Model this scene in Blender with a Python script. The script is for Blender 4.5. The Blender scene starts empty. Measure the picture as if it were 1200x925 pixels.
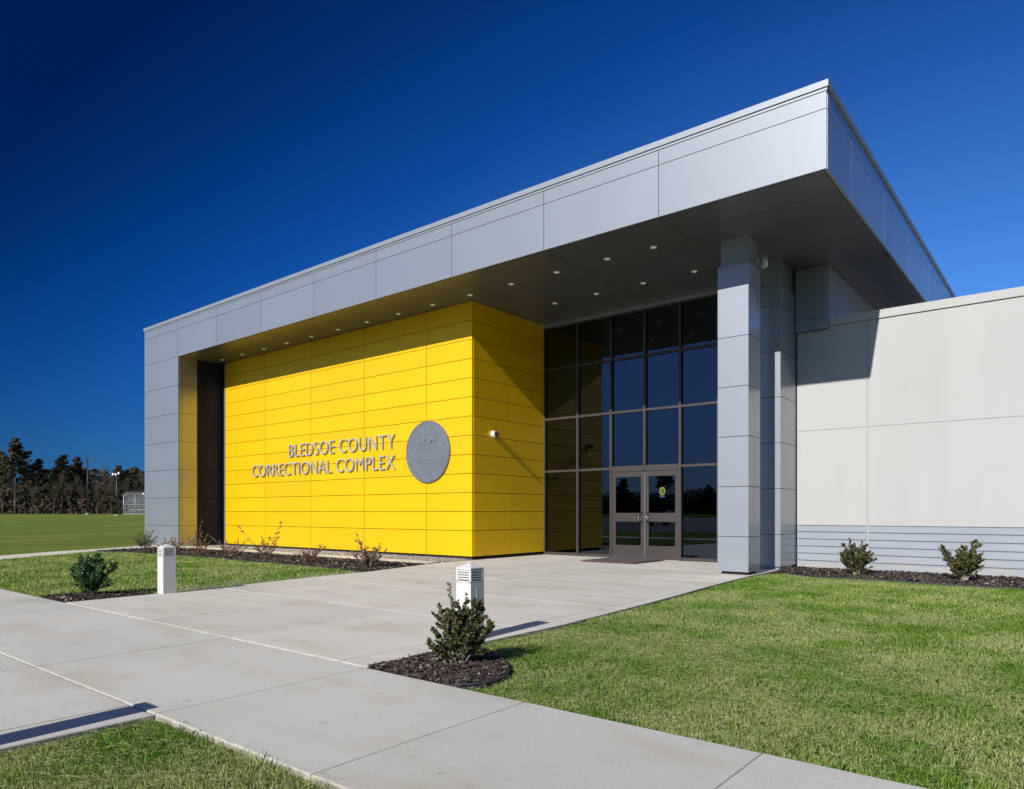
import bpy, bmesh, math, random
import numpy as np
from mathutils import Vector, Matrix
R = math.radians
rnd = random.Random(7)
rng = np.random.default_rng(11)
sc = bpy.context.scene
C = bpy.context.collection

# ---------------------------------------------------------------- helpers
def link(name, me, mat=None, parent=None, kind=None, label=None, cat=None, group=None, loc=None):
    o = bpy.data.objects.new(name, me)
    C.objects.link(o)
    if mat is not None and me is not None:
        me.materials.append(mat)
    if loc is not None: o.location = loc
    if parent is not None:
        o.parent = parent
    tag(o, label, cat, group, kind)
    return o

def tag(o, label=None, cat=None, group=None, kind=None):
    if label: o['label'] = label
    if cat: o['category'] = cat
    if group: o['group'] = group
    if kind: o['kind'] = kind
    return o

def empty(name, loc, label, cat, group=None, rz=0):
    o = bpy.data.objects.new(name, None)
    C.objects.link(o)
    o.location = loc
    o.rotation_euler = (0, 0, rz)
    o.empty_display_size = .2
    return tag(o, label, cat, group)

class MB:
    """collects simple solids into one mesh; origin is subtracted so parts sit under their parent"""
    def __init__(s, org=(0, 0, 0)):
        s.v = []; s.f = []; s.o = org; s.sm = []
    def add(s, vs, fs, smooth=False):
        b = len(s.v); ox, oy, oz = s.o
        s.v += [(x-ox, y-oy, z-oz) for x, y, z in vs]
        s.f += [tuple(i+b for i in f) for f in fs]
        s.sm += [smooth]*len(fs)
    def box(s, x0, x1, y0, y1, z0, z1):
        s.add([(x0,y0,z0),(x1,y0,z0),(x1,y1,z0),(x0,y1,z0),(x0,y0,z1),(x1,y0,z1),(x1,y1,z1),(x0,y1,z1)],
              [(0,3,2,1),(4,5,6,7),(0,1,5,4),(1,2,6,5),(2,3,7,6),(3,0,4,7)])
    def frustum(s, cx, cy, z0, z1, w0, w1, n=4, rot=math.pi/4, smooth=False):
        vs = []
        for z, w in ((z0, w0), (z1, w1)):
            for k in range(n):
                a = rot + 2*math.pi*k/n
                vs.append((cx+w*math.cos(a), cy+w*math.sin(a), z))
        fs = [tuple(reversed(range(n))), tuple(range(n, 2*n))]
        fs += [(k, (k+1) % n, n+(k+1) % n, n+k) for k in range(n)]
        s.add(vs, fs[:2]); 
        b = len(s.v)-2*n
        s.f += [tuple(i+b for i in f) for f in fs[2:]]; s.sm += [smooth]*n
    def tube(s, pts, rs, n=6, cap=True, smooth=True):
        pts = [Vector(p) for p in pts]
        vs = []; fs = []
        for i, p in enumerate(pts):
            t = (pts[min(i+1, len(pts)-1)] - pts[max(i-1, 0)]).normalized()
            a = t.orthogonal().normalized() if abs(t.z) > .95 else t.cross(Vector((0, 0, 1))).normalized()
            b = t.cross(a)
            r = rs[i] if hasattr(rs, '__len__') else rs
            for k in range(n):
                an = 2*math.pi*k/n
                q = p + a*r*math.cos(an) + b*r*math.sin(an)
                vs.append(tuple(q))
        for i in range(len(pts)-1):
            for k in range(n):
                fs.append((i*n+k, i*n+(k+1) % n, (i+1)*n+(k+1) % n, (i+1)*n+k))
        if cap:
            fs.append(tuple(range(n))); fs.append(tuple(reversed(range((len(pts)-1)*n, len(pts)*n))))
        s.add(vs, fs, smooth)
    def build(s, name, mat, parent=None, **kw):
        me = bpy.data.meshes.new(name)
        me.from_pydata(s.v, [], s.f)
        me.polygons.foreach_set('use_smooth', s.sm)
        me.update()
        bm = bmesh.new(); bm.from_mesh(me)
        bmesh.ops.recalc_face_normals(bm, faces=bm.faces); bm.to_mesh(me); bm.free()
        return link(name, me, mat, parent, **kw)

def np_mesh(name, verts, faces_n, nper, mat, parent=None, **kw):
    """verts (N,3) array, faces given as consecutive runs of nper vertices"""
    me = bpy.data.meshes.new(name)
    nv = len(verts); nf = nv//nper
    me.vertices.add(nv); me.vertices.foreach_set('co', np.ascontiguousarray(verts, dtype=np.float32).ravel())
    me.loops.add(nv); me.loops.foreach_set('vertex_index', np.arange(nv, dtype=np.int32))
    me.polygons.add(nf)
    me.polygons.foreach_set('loop_start', np.arange(0, nv, nper, dtype=np.int32))
    me.update(calc_edges=True)
    return link(name, me, mat, parent, **kw)

# ---------------------------------------------------------------- materials
class N:
    def __init__(s, name):
        s.m = bpy.data.materials.new(name); s.m.use_nodes = True
        s.t = s.m.node_tree; s.b = s.t.nodes['Principled BSDF']; s.out = s.t.nodes['Material Output']
        s.co = None
    def n(s, typ, **kw):
        k = s.t.nodes.new(typ)
        for a, v in kw.items():
            if a.startswith('i_'):
                key = a[2:]; key = int(key) if key.isdigit() else key.replace('_', ' ')
                k.inputs[key].default_value = v
            else: setattr(k, a, v)
        return k
    def l(s, a, b): s.t.links.new(a, b)
    def coord(s, scale=1, kind='Object'):
        if s.co is None:
            s.co = s.n('ShaderNodeNewGeometry') if kind == 'World' else s.n('ShaderNodeTexCoord')
        o = s.co.outputs['Position'] if kind == 'World' else s.co.outputs[kind]
        mp = s.n('ShaderNodeMapping')
        mp.inputs['Scale'].default_value = (scale,)*3 if not hasattr(scale, '__len__') else scale
        s.l(o, mp.inputs[0]); return mp.outputs[0]
    def noise(s, scale, detail=4, rough=.55, kind='World'):
        k = s.n('ShaderNodeTexNoise'); k.inputs['Scale'].default_value = 1
        k.inputs['Detail'].default_value = detail; k.inputs['Roughness'].default_value = rough
        s.l(s.coord(scale, kind), k.inputs[0]); return k.outputs[0]
    def ramp(s, fac, stops):
        k = s.n('ShaderNodeValToRGB'); e = k.color_ramp.elements
        while len(e) < len(stops): e.new(.5)
        for i, (p, c) in enumerate(stops):
            e[i].position = p; e[i].color = (c[0], c[1], c[2], 1) if hasattr(c, '__len__') else (c, c, c, 1)
        s.l(fac, k.inputs[0]); return k.outputs[0]
    def mix(s, fac, a, b, blend='MIX'):
        k = s.n('ShaderNodeMix', data_type='RGBA', blend_type=blend)
        for sock, v in ((k.inputs[0], fac), (k.inputs[6], a), (k.inputs[7], b)):
            if isinstance(v, bpy.types.NodeSocket): s.l(v, sock)
            elif hasattr(v, '__len__'): sock.default_value = (v[0], v[1], v[2], 1)
            else: sock.default_value = v
        return k.outputs[2]
    def base(s, c):
        if isinstance(c, bpy.types.NodeSocket): s.l(c, s.b.inputs['Base Color'])
        else: s.b.inputs['Base Color'].default_value = (c[0], c[1], c[2], 1)
    def set(s, **kw):
        for k, v in kw.items(): s.b.inputs[k.replace('_', ' ')].default_value = v
        return s
    def bump(s, h, strength=.3, dist=.01):
        k = s.n('ShaderNodeBump'); k.inputs['Strength'].default_value = strength
        k.inputs['Distance'].default_value = dist
        s.l(h, k.inputs['Height']); s.l(k.outputs[0], s.b.inputs['Normal'])
    def island(s):
        g = s.n('ShaderNodeNewGeometry'); return g.outputs['Random Per Island']

def panel_mat(name, col, metallic, rough, var=.05, spec=.5, coat=0, oil=.25):
    m = N(name)
    isl = m.island()
    tone = m.ramp(isl, [(0, 1-var), (1, 1+var*.3)])
    c = m.mix(1, col, tone, 'MULTIPLY')
    grime = m.ramp(m.noise((.5, .5, .25), 5), [(.3, .96), (.7, 1.0)])
    c = m.mix(1, c, grime, 'MULTIPLY')
    m.base(c)
    m.set(Metallic=metallic, Roughness=rough)
    m.b.inputs['Specular IOR Level'].default_value = spec
    if coat:
        m.b.inputs['Coat Weight'].default_value = coat; m.b.inputs['Coat Roughness'].default_value = .12
    # faint unevenness of thin sheet panels
    m.bump(m.noise(.9, 1), oil, .02)
    return m.m

M = {}
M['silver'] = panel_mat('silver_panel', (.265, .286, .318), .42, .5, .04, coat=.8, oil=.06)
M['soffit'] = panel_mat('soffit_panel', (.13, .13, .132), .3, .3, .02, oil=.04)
M['yellow'] = panel_mat('yellow_panel', (.90, .54, .0), .3, .48, .06, coat=.0, oil=.05)
M['jamb'] = panel_mat('jamb_panel', (.36, .36, .36), .8, .28, .03, oil=.04)
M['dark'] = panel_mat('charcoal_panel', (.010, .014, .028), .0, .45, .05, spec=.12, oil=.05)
m = N('joint'); m.base((.05, .05, .055)); m.set(Roughness=.8); M['joint'] = m.m
m = N('joint_yellow'); m.base((.16, .10, .01)); m.set(Roughness=.8); M['joint_y'] = m.m
m = N('black_void'); m.base((.012, .012, .013)); m.set(Roughness=.8); M['black'] = m.m
m = N('coping_metal'); m.base((.27, .29, .315)); m.set(Roughness=.5, Metallic=.35); M['coping'] = m.m
m = N('bronze_frame'); m.base(m.mix(m.noise((6, 6, 6), 3), (.062, .053, .048), (.05, .043, .039)))
m.set(Roughness=.45, Metallic=.3); M['bronze'] = m.m
m = N('steel_handle'); m.base((.09, .09, .09)); m.set(Roughness=.25, Metallic=.9); M['handle'] = m.m
m = N('bright_metal'); m.base((.7, .7, .7)); m.set(Roughness=.25, Metallic=.9); M['bright'] = m.m

# tinted reflective glazing
m = N('tinted_glass')
gl = m.n('ShaderNodeBsdfGlossy'); gl.inputs['Color'].default_value = (.50, .60, .80, 1); gl.inputs['Roughness'].default_value = .004
tr = m.n('ShaderNodeBsdfTransparent'); tr.inputs['Color'].default_value = (.04, .042, .042, 1)
lw = m.n('ShaderNodeFresnel'); lw.inputs[0].default_value = 1.9
mp = m.n('ShaderNodeMapRange'); m.l(lw.outputs[0], mp.inputs[0])
mp.inputs[3].default_value = .02; mp.inputs[4].default_value = 1
mx = m.n('ShaderNodeMixShader'); m.l(mp.outputs[0], mx.inputs[0]); m.l(tr.outputs[0], mx.inputs[1]); m.l(gl.outputs[0], mx.inputs[2])
m.l(mx.outputs[0], m.out.inputs[0]); M['glass'] = m.m

# precast white wall
m = N('precast_panel')
c = m.ramp(m.noise((.35, .35, .2), 6), [(.3, (.395, .39, .375)), (.7, (.43, .425, .41))])
st = m.ramp(m.noise((1.6, 1.6, .12), 4), [(.35, .955), (.6, 1)])
m.base(m.mix(1, c, st, 'MULTIPLY')); m.set(Roughness=.85); m.bump(m.noise(40, 3), .15, .004); M['precast'] = m.m
m = N('precast_shiplap')
c = m.ramp(m.noise((.6, .6, 1.2), 5), [(.3, (.26, .29, .335)), (.7, (.30, .33, .37))])
pos = m.n('ShaderNodeNewGeometry'); sx = m.n('ShaderNodeSeparateXYZ'); m.l(pos.outputs['Position'], sx.inputs[0])
mud = m.n('ShaderNodeMapRange'); m.l(sx.outputs[2], mud.inputs[0]); mud.inputs[1].default_value = .0; mud.inputs[2].default_value = .38
mud.inputs[3].default_value = 1; mud.inputs[4].default_value = 0
mm = m.n('ShaderNodeMath', operation='MULTIPLY'); m.l(mud.outputs[0], mm.inputs[0]); m.l(m.ramp(m.noise((.8, .8, 5), 4), [(.42, 0), (.62, 1)]), mm.inputs[1])
m.base(m.mix(mm.outputs[0], c, (.38, .35, .30))); m.set(Roughness=.8); m.bump(m.noise(30, 3), .12, .004); M['shiplap'] = m.m
m = N('joint_caulk'); m.base((.36, .355, .335)); m.set(Roughness=.8); M['caulk'] = m.m
m = N('precast_groove'); m.base((.16, .17, .18)); m.set(Roughness=.9); M['groove'] = m.m

# concrete
def concrete(name, a, b, k=1.0):
    m = N(name)
    c = m.ramp(m.noise(.55, 6, .6), [(.32, a), (.68, b)])
    isl = m.ramp(m.island(), [(0, .93), (1, 1.03)])
    c = m.mix(1, c, isl, 'MULTIPLY')
    bl = m.ramp(m.noise((.7, 1.6, 1), 5, .6), [(.48, (1, 1, 1)), (.66, (.885, .86, .80))])
    c = m.mix(1, c, bl, 'MULTIPLY')
    sp = m.ramp(m.noise(60, 3, .7), [(.3, .90), (.6, 1.03)])
    c = m.mix(1, c, sp, 'MULTIPLY')
    br = m.ramp(m.noise((2, 90, 2), 2), [(.3, .975), (.7, 1.01)])
    c = m.mix(1, c, br, 'MULTIPLY')
    # isolated dark spots
    sp2 = m.ramp(m.noise(7, 2, .3), [(.20, .84), (.26, 1)])
    c = m.mix(1, c, sp2, 'MULTIPLY')
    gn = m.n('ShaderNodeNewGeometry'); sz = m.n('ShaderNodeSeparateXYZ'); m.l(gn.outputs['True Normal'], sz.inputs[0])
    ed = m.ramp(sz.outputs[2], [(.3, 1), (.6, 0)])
    c = m.mix(ed, c, m.ramp(m.noise(9, 4), [(.35, (.20, .18, .14)), (.65, (.36, .335, .28))]))   # soil-brown slab sides, colour darkened to offset the full sun on them
    m.base(c); m.set(Roughness=.82)
    m.bump(m.noise(120, 3), .2, .003)
    return m.m
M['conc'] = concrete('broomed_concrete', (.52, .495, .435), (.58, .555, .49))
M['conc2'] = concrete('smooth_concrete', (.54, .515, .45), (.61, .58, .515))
m = N('concrete_edge'); m.base(m.ramp(m.noise(18, 4), [(.3, (.2, .185, .16)), (.7, (.3, .285, .26))])); m.set(Roughness=.9); M['cedge'] = m.m

# turf sheet and blades
def patch_nodes(m):
    """large patches where the turf is green or straw coloured"""
    return m.ramp(m.noise((.42, .75, 1), 5, .6), [(.40, 0), (.60, 1)])
m = N('turf_sheet')
fine = m.noise(14, 6, .7)
g = m.ramp(fine, [(.3, (.10, .155, .027)), (.7, (.20, .265, .055))])
s_ = m.ramp(fine, [(.3, (.13, .15, .03)), (.7, (.27, .29, .09))])
c = m.mix(m.ramp(m.noise((.12, .05, 1), 6, .65), [(.42, 0), (.62, .8)]), g, s_)
c = m.mix(1, c, m.ramp(m.noise((.5, .12, 1), 4, .6), [(.35, .78), (.65, 1.08)]), 'MULTIPLY')
m.base(c); m.set(Roughness=1); m.b.inputs['Specular IOR Level'].default_value = 0; m.bump(m.noise(25, 5, .7), .9, .05); M['turf'] = m.m

def blade_mat(name, greens, straws, strawbias):
    m = N(name)
    isl = m.island()
    g = m.ramp(isl, [(0, greens[0]), (.5, greens[1]), (1, greens[2])])
    s_ = m.ramp(isl, [(0, straws[0]), (.6, straws[1]), (1, straws[2])])
    pn = m.noise((.95, .8, 1), 6, .62)
    thr = m.n('ShaderNodeMath', operation='MULTIPLY_ADD'); m.l(isl, thr.inputs[0]); thr.inputs[1].default_value = 7.31; thr.inputs[2].default_value = 0
    fr = m.n('ShaderNodeMath', operation='FRACT'); m.l(thr.outputs[0], fr.inputs[0])
    k = m.n('ShaderNodeMath', operation='MULTIPLY_ADD'); m.l(fr.outputs[0], k.inputs[0]); k.inputs[1].default_value = .17; k.inputs[2].default_value = strawbias+.045
    a = m.n('ShaderNodeMath', operation='ADD'); m.l(pn, a.inputs[0]); m.l(k.outputs[0], a.inputs[1])
    f = m.ramp(a.outputs[0], [(.535, 0), (.645, 1)])
    m.base(m.mix(f, g, s_)); m.set(Roughness=.6)
    m.b.inputs['Specular IOR Level'].default_value = .25
    tl = m.n('ShaderNodeBsdfTranslucent'); m.l(m.b.inputs['Base Color'].links[0].from_socket, tl.inputs[0])
    mx = m.n('ShaderNodeMixShader'); mx.inputs[0].default_value = .3
    m.l(m.b.outputs[0], mx.inputs[1]); m.l(tl.outputs[0], mx.inputs[2]); m.l(mx.outputs[0], m.out.inputs[0])
    return m.m
GR = [(.062, .155, .010), (.125, .26, .022), (.20, .36, .040)]
ST = [(.18, .27, .05), (.34, .40, .12), (.56, .56, .27)]
M['blade'] = blade_mat('grass_blades', GR, ST, -.02)
M['straw'] = blade_mat('straw_blades', ST, [(.3, .28, .12), (.5, .45, .25), (.62, .57, .38)], .1)

def leaf_mat(name, cols, rough=.45, trans=.25):
    m = N(name); m.base(m.ramp(m.island(), [(i/(len(cols)-1), c) for i, c in enumerate(cols)])); m.set(Roughness=rough)
    tl = m.n('ShaderNodeBsdfTranslucent'); m.l(m.b.inputs['Base Color'].links[0].from_socket, tl.inputs[0])
    mx = m.n('ShaderNodeMixShader'); mx.inputs[0].default_value = trans
    m.l(m.b.outputs[0], mx.inputs[1]); m.l(tl.outputs[0], mx.inputs[2]); m.l(mx.outputs[0], m.out.inputs[0])
    return m.m
M['holly'] = leaf_mat('holly_leaves', [(.035, .045, .02), (.06, .075, .022), (.09, .10, .03), (.12, .085, .035), (.17, .20, .03)])
M['green'] = leaf_mat('bright_green_leaves', [(.018, .06, .014), (.035, .12, .026), (.065, .18, .045)])
M['privet'] = leaf_mat('loose_green_leaves', [(.05, .085, .03), (.09, .13, .05), (.13, .16, .07)])
M['red'] = leaf_mat('russet_leaves', [(.10, .06, .04), (.19, .11, .065), (.31, .21, .135), (.15, .135, .065)])
M['pine'] = leaf_mat('pine_needles', [(.034, .034, .016), (.056, .052, .022), (.09, .08, .032)], .7, .1)
m = N('bark'); m.base(m.ramp(m.noise(6, 4), [(.3, (.045, .038, .032)), (.7, (.10, .085, .07))])); m.set(Roughness=.9); M['bark'] = m.m
m = N('bare_twigs'); m.base(m.ramp(m.noise(.25, 3), [(.35, (.038, .028, .019)), (.65, (.10, .075, .052))])); m.set(Roughness=.9); M['twig'] = m.m
m = N('pale_stem'); m.base(m.ramp(m.noise(30, 3), [(.3, (.22, .17, .12)), (.7, (.42, .36, .28))])); m.set(Roughness=.85); M['stem'] = m.m
m = N('russet_stem'); m.base((.13, .075, .05)); m.set(Roughness=.85); M['rstem'] = m.m
m = N('mulch_soil'); m.base(m.ramp(m.noise(45, 5, .7), [(.3, (.012, .009, .008)), (.7, (.055, .040, .034))])); m.set(Roughness=.95); m.bump(m.noise(50, 4), .9, .02); M['soil'] = m.m
m = N('mulch_chip'); m.base(m.ramp(m.island(), [(0, (.018, .012, .010)), (.5, (.055, .038, .032)), (.88, (.09, .065, .052)), (1, (.36, .28, .21))])); m.set(Roughness=.9); M['chip'] = m.m
m = N('river_stone'); m.base(m.ramp(m.island(), [(0, (.10, .095, .09)), (.5, (.27, .255, .235)), (1, (.5, .48, .45))])); m.set(Roughness=.75); M['stone'] = m.m
m = N('black_edging'); m.base((.03, .03, .032)); m.set(Roughness=.55); M['edging'] = m.m
m = N('bollard_white'); m.base(m.mix(m.noise(9, 4), (.60, .58, .545), (.54, .525, .49))); m.set(Roughness=.55); M['bwhite'] = m.m
m = N('bollard_slot'); m.base((.035, .035, .035)); m.set(Roughness=.7); M['slot'] = m.m
m = N('letter_metal'); m.base((.40, .41, .43)); m.set(Roughness=.5, Metallic=.3); M['letter'] = m.m
m = N('plaque_metal'); m.base(m.ramp(m.noise(6, 5), [(.3, (.15, .165, .185)), (.7, (.195, .21, .235))])); m.set(Roughness=.5, Metallic=.35); m.bump(m.noise(55, 4, .7), .25, .006); M['plaque'] = m.m
m = N('mat_carpet'); m.base(m.ramp(m.noise(90, 3), [(.3, (.055, .045, .05)), (.7, (.10, .08, .088))])); m.set(Roughness=.95); M['mat'] = m.m
m = N('mat_border'); m.base((.15, .05, .065)); m.set(Roughness=.9); M['matb'] = m.m
m = N('pole_dark'); m.base((.022, .022, .024)); m.set(Roughness=.5); M['pole'] = m.m
m = N('lamp_trim'); m.base((.62, .61, .58)); m.set(Roughness=.5); M['trim'] = m.m
m = N('lamp_lens'); m.base((.75, .74, .7)); m.set(Roughness=.4)
m.b.inputs['Emission Color'].default_value = (1, .96, .88, 1); m.b.inputs['Emission Strength'].default_value = .12; M['lens'] = m.m
m = N('white_plastic'); m.base((.75, .74, .72)); m.set(Roughness=.35); M['white'] = m.m
m = N('dome_black'); m.base((.01, .01, .012)); m.set(Roughness=.08); M['dome'] = m.m
m = N('galvanised'); m.base((.5, .51, .52)); m.set(Roughness=.45, Metallic=.4); M['galv'] = m.m
m = N('asphalt'); m.base(m.ramp(m.noise(30, 4), [(.3, (.04, .04, .042)), (.7, (.065, .065, .066))])); m.set(Roughness=.9); M['asphalt'] = m.m
m = N('lobby_dark'); m.base((.06, .055, .05)); m.set(Roughness=.8); M['lobby'] = m.m
m = N('roof_membrane'); m.base((.4, .4, .4)); m.set(Roughness=.9); M['roof'] = m.m
m = N('sticker_yellow'); m.base((.16, .16, .02)); m.set(Roughness=.5); M['sty'] = m.m
m = N('sticker_blue'); m.base((.01, .04, .14)); m.set(Roughness=.5); M['stb'] = m.m
m = N('sticker_green'); m.base((.03, .10, .04)); m.set(Roughness=.5); M['stg'] = m.m

# ---------------------------------------------------------------- key dimensions (metres; X right along the front, Y into the building)
YF, YY, YG, YW = 12.32, 14.03, 17.34, 17.15     # fascia, yellow wall, glazing, white wall planes
XS, XP0, XP1, XR = -12.74, -28.42, -25.68, -3.28  # yellow corner, pier left/right, right end of roof
ZS, ZT = 6.98, 8.44
SEAM = [XP0, -25.69, -22.96, -20.19, -17.42, -14.65, -11.86, -9.09, -6.34, XR]
ROW = [.79+1.0317*k for k in range(7)]          # .79 ... 6.98
HALF = [.79+.51585*k for k in range(13)]

bld = empty('entrance_building', (-15, YF, 0), 'silver and yellow panelled entrance building with deep overhanging flat roof and glass lobby front', 'building')
B0 = (-15, YF, 0)

def clad(name, mat, axis, plane, rects, out, gap=.013, th=.05, parent=bld, back=None, depth=.03, org=B0):
    """axis 'x': panels run along X on plane Y=plane, 'y': along Y on X=plane. out = +1/-1 direction of the outward normal.
    every panel is a slab; the joint between is open down to a recessed backing"""
    mb = MB(org); bk = MB(org)
    for a0, a1, z0, z1 in rects:
        g = gap/2
        p0, p1 = sorted((plane, plane-out*th)); q0, q1 = sorted((plane-out*depth, plane-out*(th+.02)))
        if axis == 'x':
            mb.box(a0+g, a1-g, p0, p1, z0+g, z1-g)
            bk.box(a0-g, a1+g, q0, q1, z0-g, z1+g)
        else:
            mb.box(p0, p1, a0+g, a1-g, z0+g, z1-g)
            bk.box(q0, q1, a0-g, a1+g, z0-g, z1+g)
    o = mb.build(name, mat, parent)
    # backing: one box over the union
    A0 = min(r[0] for r in rects); A1 = max(r[1] for r in rects); Z0 = min(r[2] for r in rects); Z1 = max(r[3] for r in rects)
    bk = MB(org); q0, q1 = sorted((plane-out*depth, plane-out*(th-.004)))
    if axis == 'x': bk.box(A0+.02, A1-.02, q0, q1, Z0+.02, Z1-.02)
    else: bk.box(q0, q1, A0+.02, A1-.02, Z0+.02, Z1-.02)
    bk.build('panel_joint', back or M['joint'], o)
    return o

# --- fascia front
rects = []
for a, b in zip(SEAM[:-1], SEAM[1:]):
    rects += [(a, b, ZS, 7.98), (a, b, 7.98, 8.27)]
clad('fascia_front', M['silver'], 'x', YF, rects, -1)
# --- fascia side (right end)
YSE = [YF+.052, 13.9, 16.67, 19.45, 22.23, 25.0, 27.8, 31.0]
rects = []
for a, b in zip(YSE[:-1], YSE[1:]):
    rects += [(a, b, ZS, 7.98), (a, b, 7.98, 8.27)]
clad('fascia_side', M['silver'], 'y', XR, rects, +1)
# --- coping in two steps
mb = MB(B0)
mb.box(XP0-.005, XR+.006, YF-.006, YF+.4, 8.277, 8.325)
mb.box(XP0-.03, XR+.03, YF-.03, YF+.4, 8.329, ZT)
mb.box(XR-.4, XR+.006, YF+.4, 31, 8.277, 8.325)
mb.box(XR-.4, XR+.03, YF+.4, 31.03, 8.329, ZT)
mb.box(XP0-.03, XP0+.4, YF+.4, 31.03, 8.277, ZT)
mb.build('roof_coping', M['coping'], bld)
mb = MB(B0); mb.box(XP0+.06, XR-.06, YF+.06, 30.9, ZS+.06, 8.30); mb.build('roof', M['roof'], bld)
# --- soffit panels (seams line up with the fascia; cross joints at the right end)
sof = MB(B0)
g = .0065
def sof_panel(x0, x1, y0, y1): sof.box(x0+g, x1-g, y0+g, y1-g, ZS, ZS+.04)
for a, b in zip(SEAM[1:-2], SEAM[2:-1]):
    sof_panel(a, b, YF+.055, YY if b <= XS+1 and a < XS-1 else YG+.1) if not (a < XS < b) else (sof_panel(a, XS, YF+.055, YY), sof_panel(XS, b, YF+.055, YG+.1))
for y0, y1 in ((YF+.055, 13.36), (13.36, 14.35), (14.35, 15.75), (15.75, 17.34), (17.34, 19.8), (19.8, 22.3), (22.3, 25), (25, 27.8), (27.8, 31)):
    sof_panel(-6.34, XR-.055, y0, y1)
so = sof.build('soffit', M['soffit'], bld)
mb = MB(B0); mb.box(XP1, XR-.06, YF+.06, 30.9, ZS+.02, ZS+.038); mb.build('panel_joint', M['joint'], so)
# downlights
DL = [(-24.93+1.3875*k, 13.62) for k in range(13)] + [(-7.14, 13.64)] + [(-11.15, 15.62), (-9.82, 15.62), (-8.46, 15.62), (-7.11, 15.62)]
for x, y in DL:
    mb = MB(B0); mb.frustum(x, y, ZS-.014, ZS-.001, .072, .082, 20, 0, True)
    t = mb.build('downlight', M['trim'], bld)
    mb = MB(B0); mb.frustum(x, y, ZS-.017, ZS-.0145, .05, .052, 16, 0, True); mb.build('lens', M['lens'], t)

# --- left pier
rects = [(XP0, XP1, (0.03 if i == 0 else ROW[i-1]), ROW[i]) for i in range(7)]
clad('pier_front', M['silver'], 'x', YF+.0005, rects, -1)
rects = []
for i in range(7):
    z0 = .03 if i == 0 else ROW[i-1]
    rects += [(YF+.052, 12.46, z0, ROW[i]), (12.46, 13.03, z0, ROW[i])]
clad('pier_return', M['jamb'], 'y', XP1, rects, +1)
rects = [(13.04, 14.9, (.03 if i == 0 else ROW[i-1]), ROW[i]) for i in range(7)]
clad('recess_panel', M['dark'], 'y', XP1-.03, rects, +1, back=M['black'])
mb = MB(B0); mb.box(XP0+.05, XP1-.09, YF+.06, 30.9, .0, ZS+.02); mb.build('pier_core', M['silver'], bld)

# --- yellow wall: front and return
YSM = [-25.47, -22.73, -19.99, -17.23, -14.49, XS]
Zr = [.09]+HALF
rects = [(a, b, z0, z1) for a, b in zip(YSM[:-1], YSM[1:]) for z0, z1 in zip(Zr[:-1], Zr[1:])]
clad('yellow_wall', M['yellow'], 'x', YY, rects, -1, gap=.016, back=M['joint_y'])
rects = [(a, b, z0, z1) for a, b in ((YY+.052, 15.68), (15.68, YG-.04)) for z0, z1 in zip(Zr[:-1], Zr[1:])]
clad('yellow_return', M['yellow'], 'y', XS, rects, +1, gap=.016, back=M['joint_y'])
mb = MB(B0); mb.box(-25.51, -25.475, YY-.02, YY+.06, .05, ZS-.01); mb.build('corner_trim', M['coping'], bld)
mb = MB(B0); mb.box(XP1-.08, XS-.06, YY+.06, 30.9, -.05, ZS+.02); mb.build('wall_core', M['black'], bld)

# --- header over glazing
mb = MB(B0); mb.box(XS+.002, -5.9, YG-.10, YG+.1, 6.87, ZS-.004); mb.build('glazing_header', M['silver'], bld)

# --- curtain wall
GX = [-12.73, -11.52, -10.385, -9.32, -8.27, -7.22, -6.17]
GZ = [0.0, 2.52, 4.10, 5.60, 6.86]
mb = MB(B0); w = .032
for i, x in enumerate(GX):
    z0 = 2.44 if i == 3 else 0
    mb.box(x-w, x+w, YG-.075, YG+.09, z0, 6.87)
for j, z in enumerate(GZ):
    for i in range(6):
        if j == 0 and i in (2, 3): continue
        z0, z1 = (0, .09) if j == 0 else (z-w, z+w)
        if j == 1 and i in (2, 3): z0, z1 = 2.42, 2.58
        mb.box(GX[i]+w+.001, GX[i+1]-w-.001, YG-.06, YG+.08, z0, z1)
frame = mb.build('curtain_wall_frame', M['bronze'], bld)
for i in range(6):
    for j in range(4):
        if j == 0 and i in (2, 3): continue
        mb = MB(B0); z0 = GZ[j]+(.09 if j == 0 else w); z1 = GZ[j+1]-w
        if j == 1 and i in (2, 3): z0 = 2.58
        mb.box(GX[i]+w, GX[i+1]-w, YG, YG+.012, z0, z1); mb.build('pane', M['glass'], frame)
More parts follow.
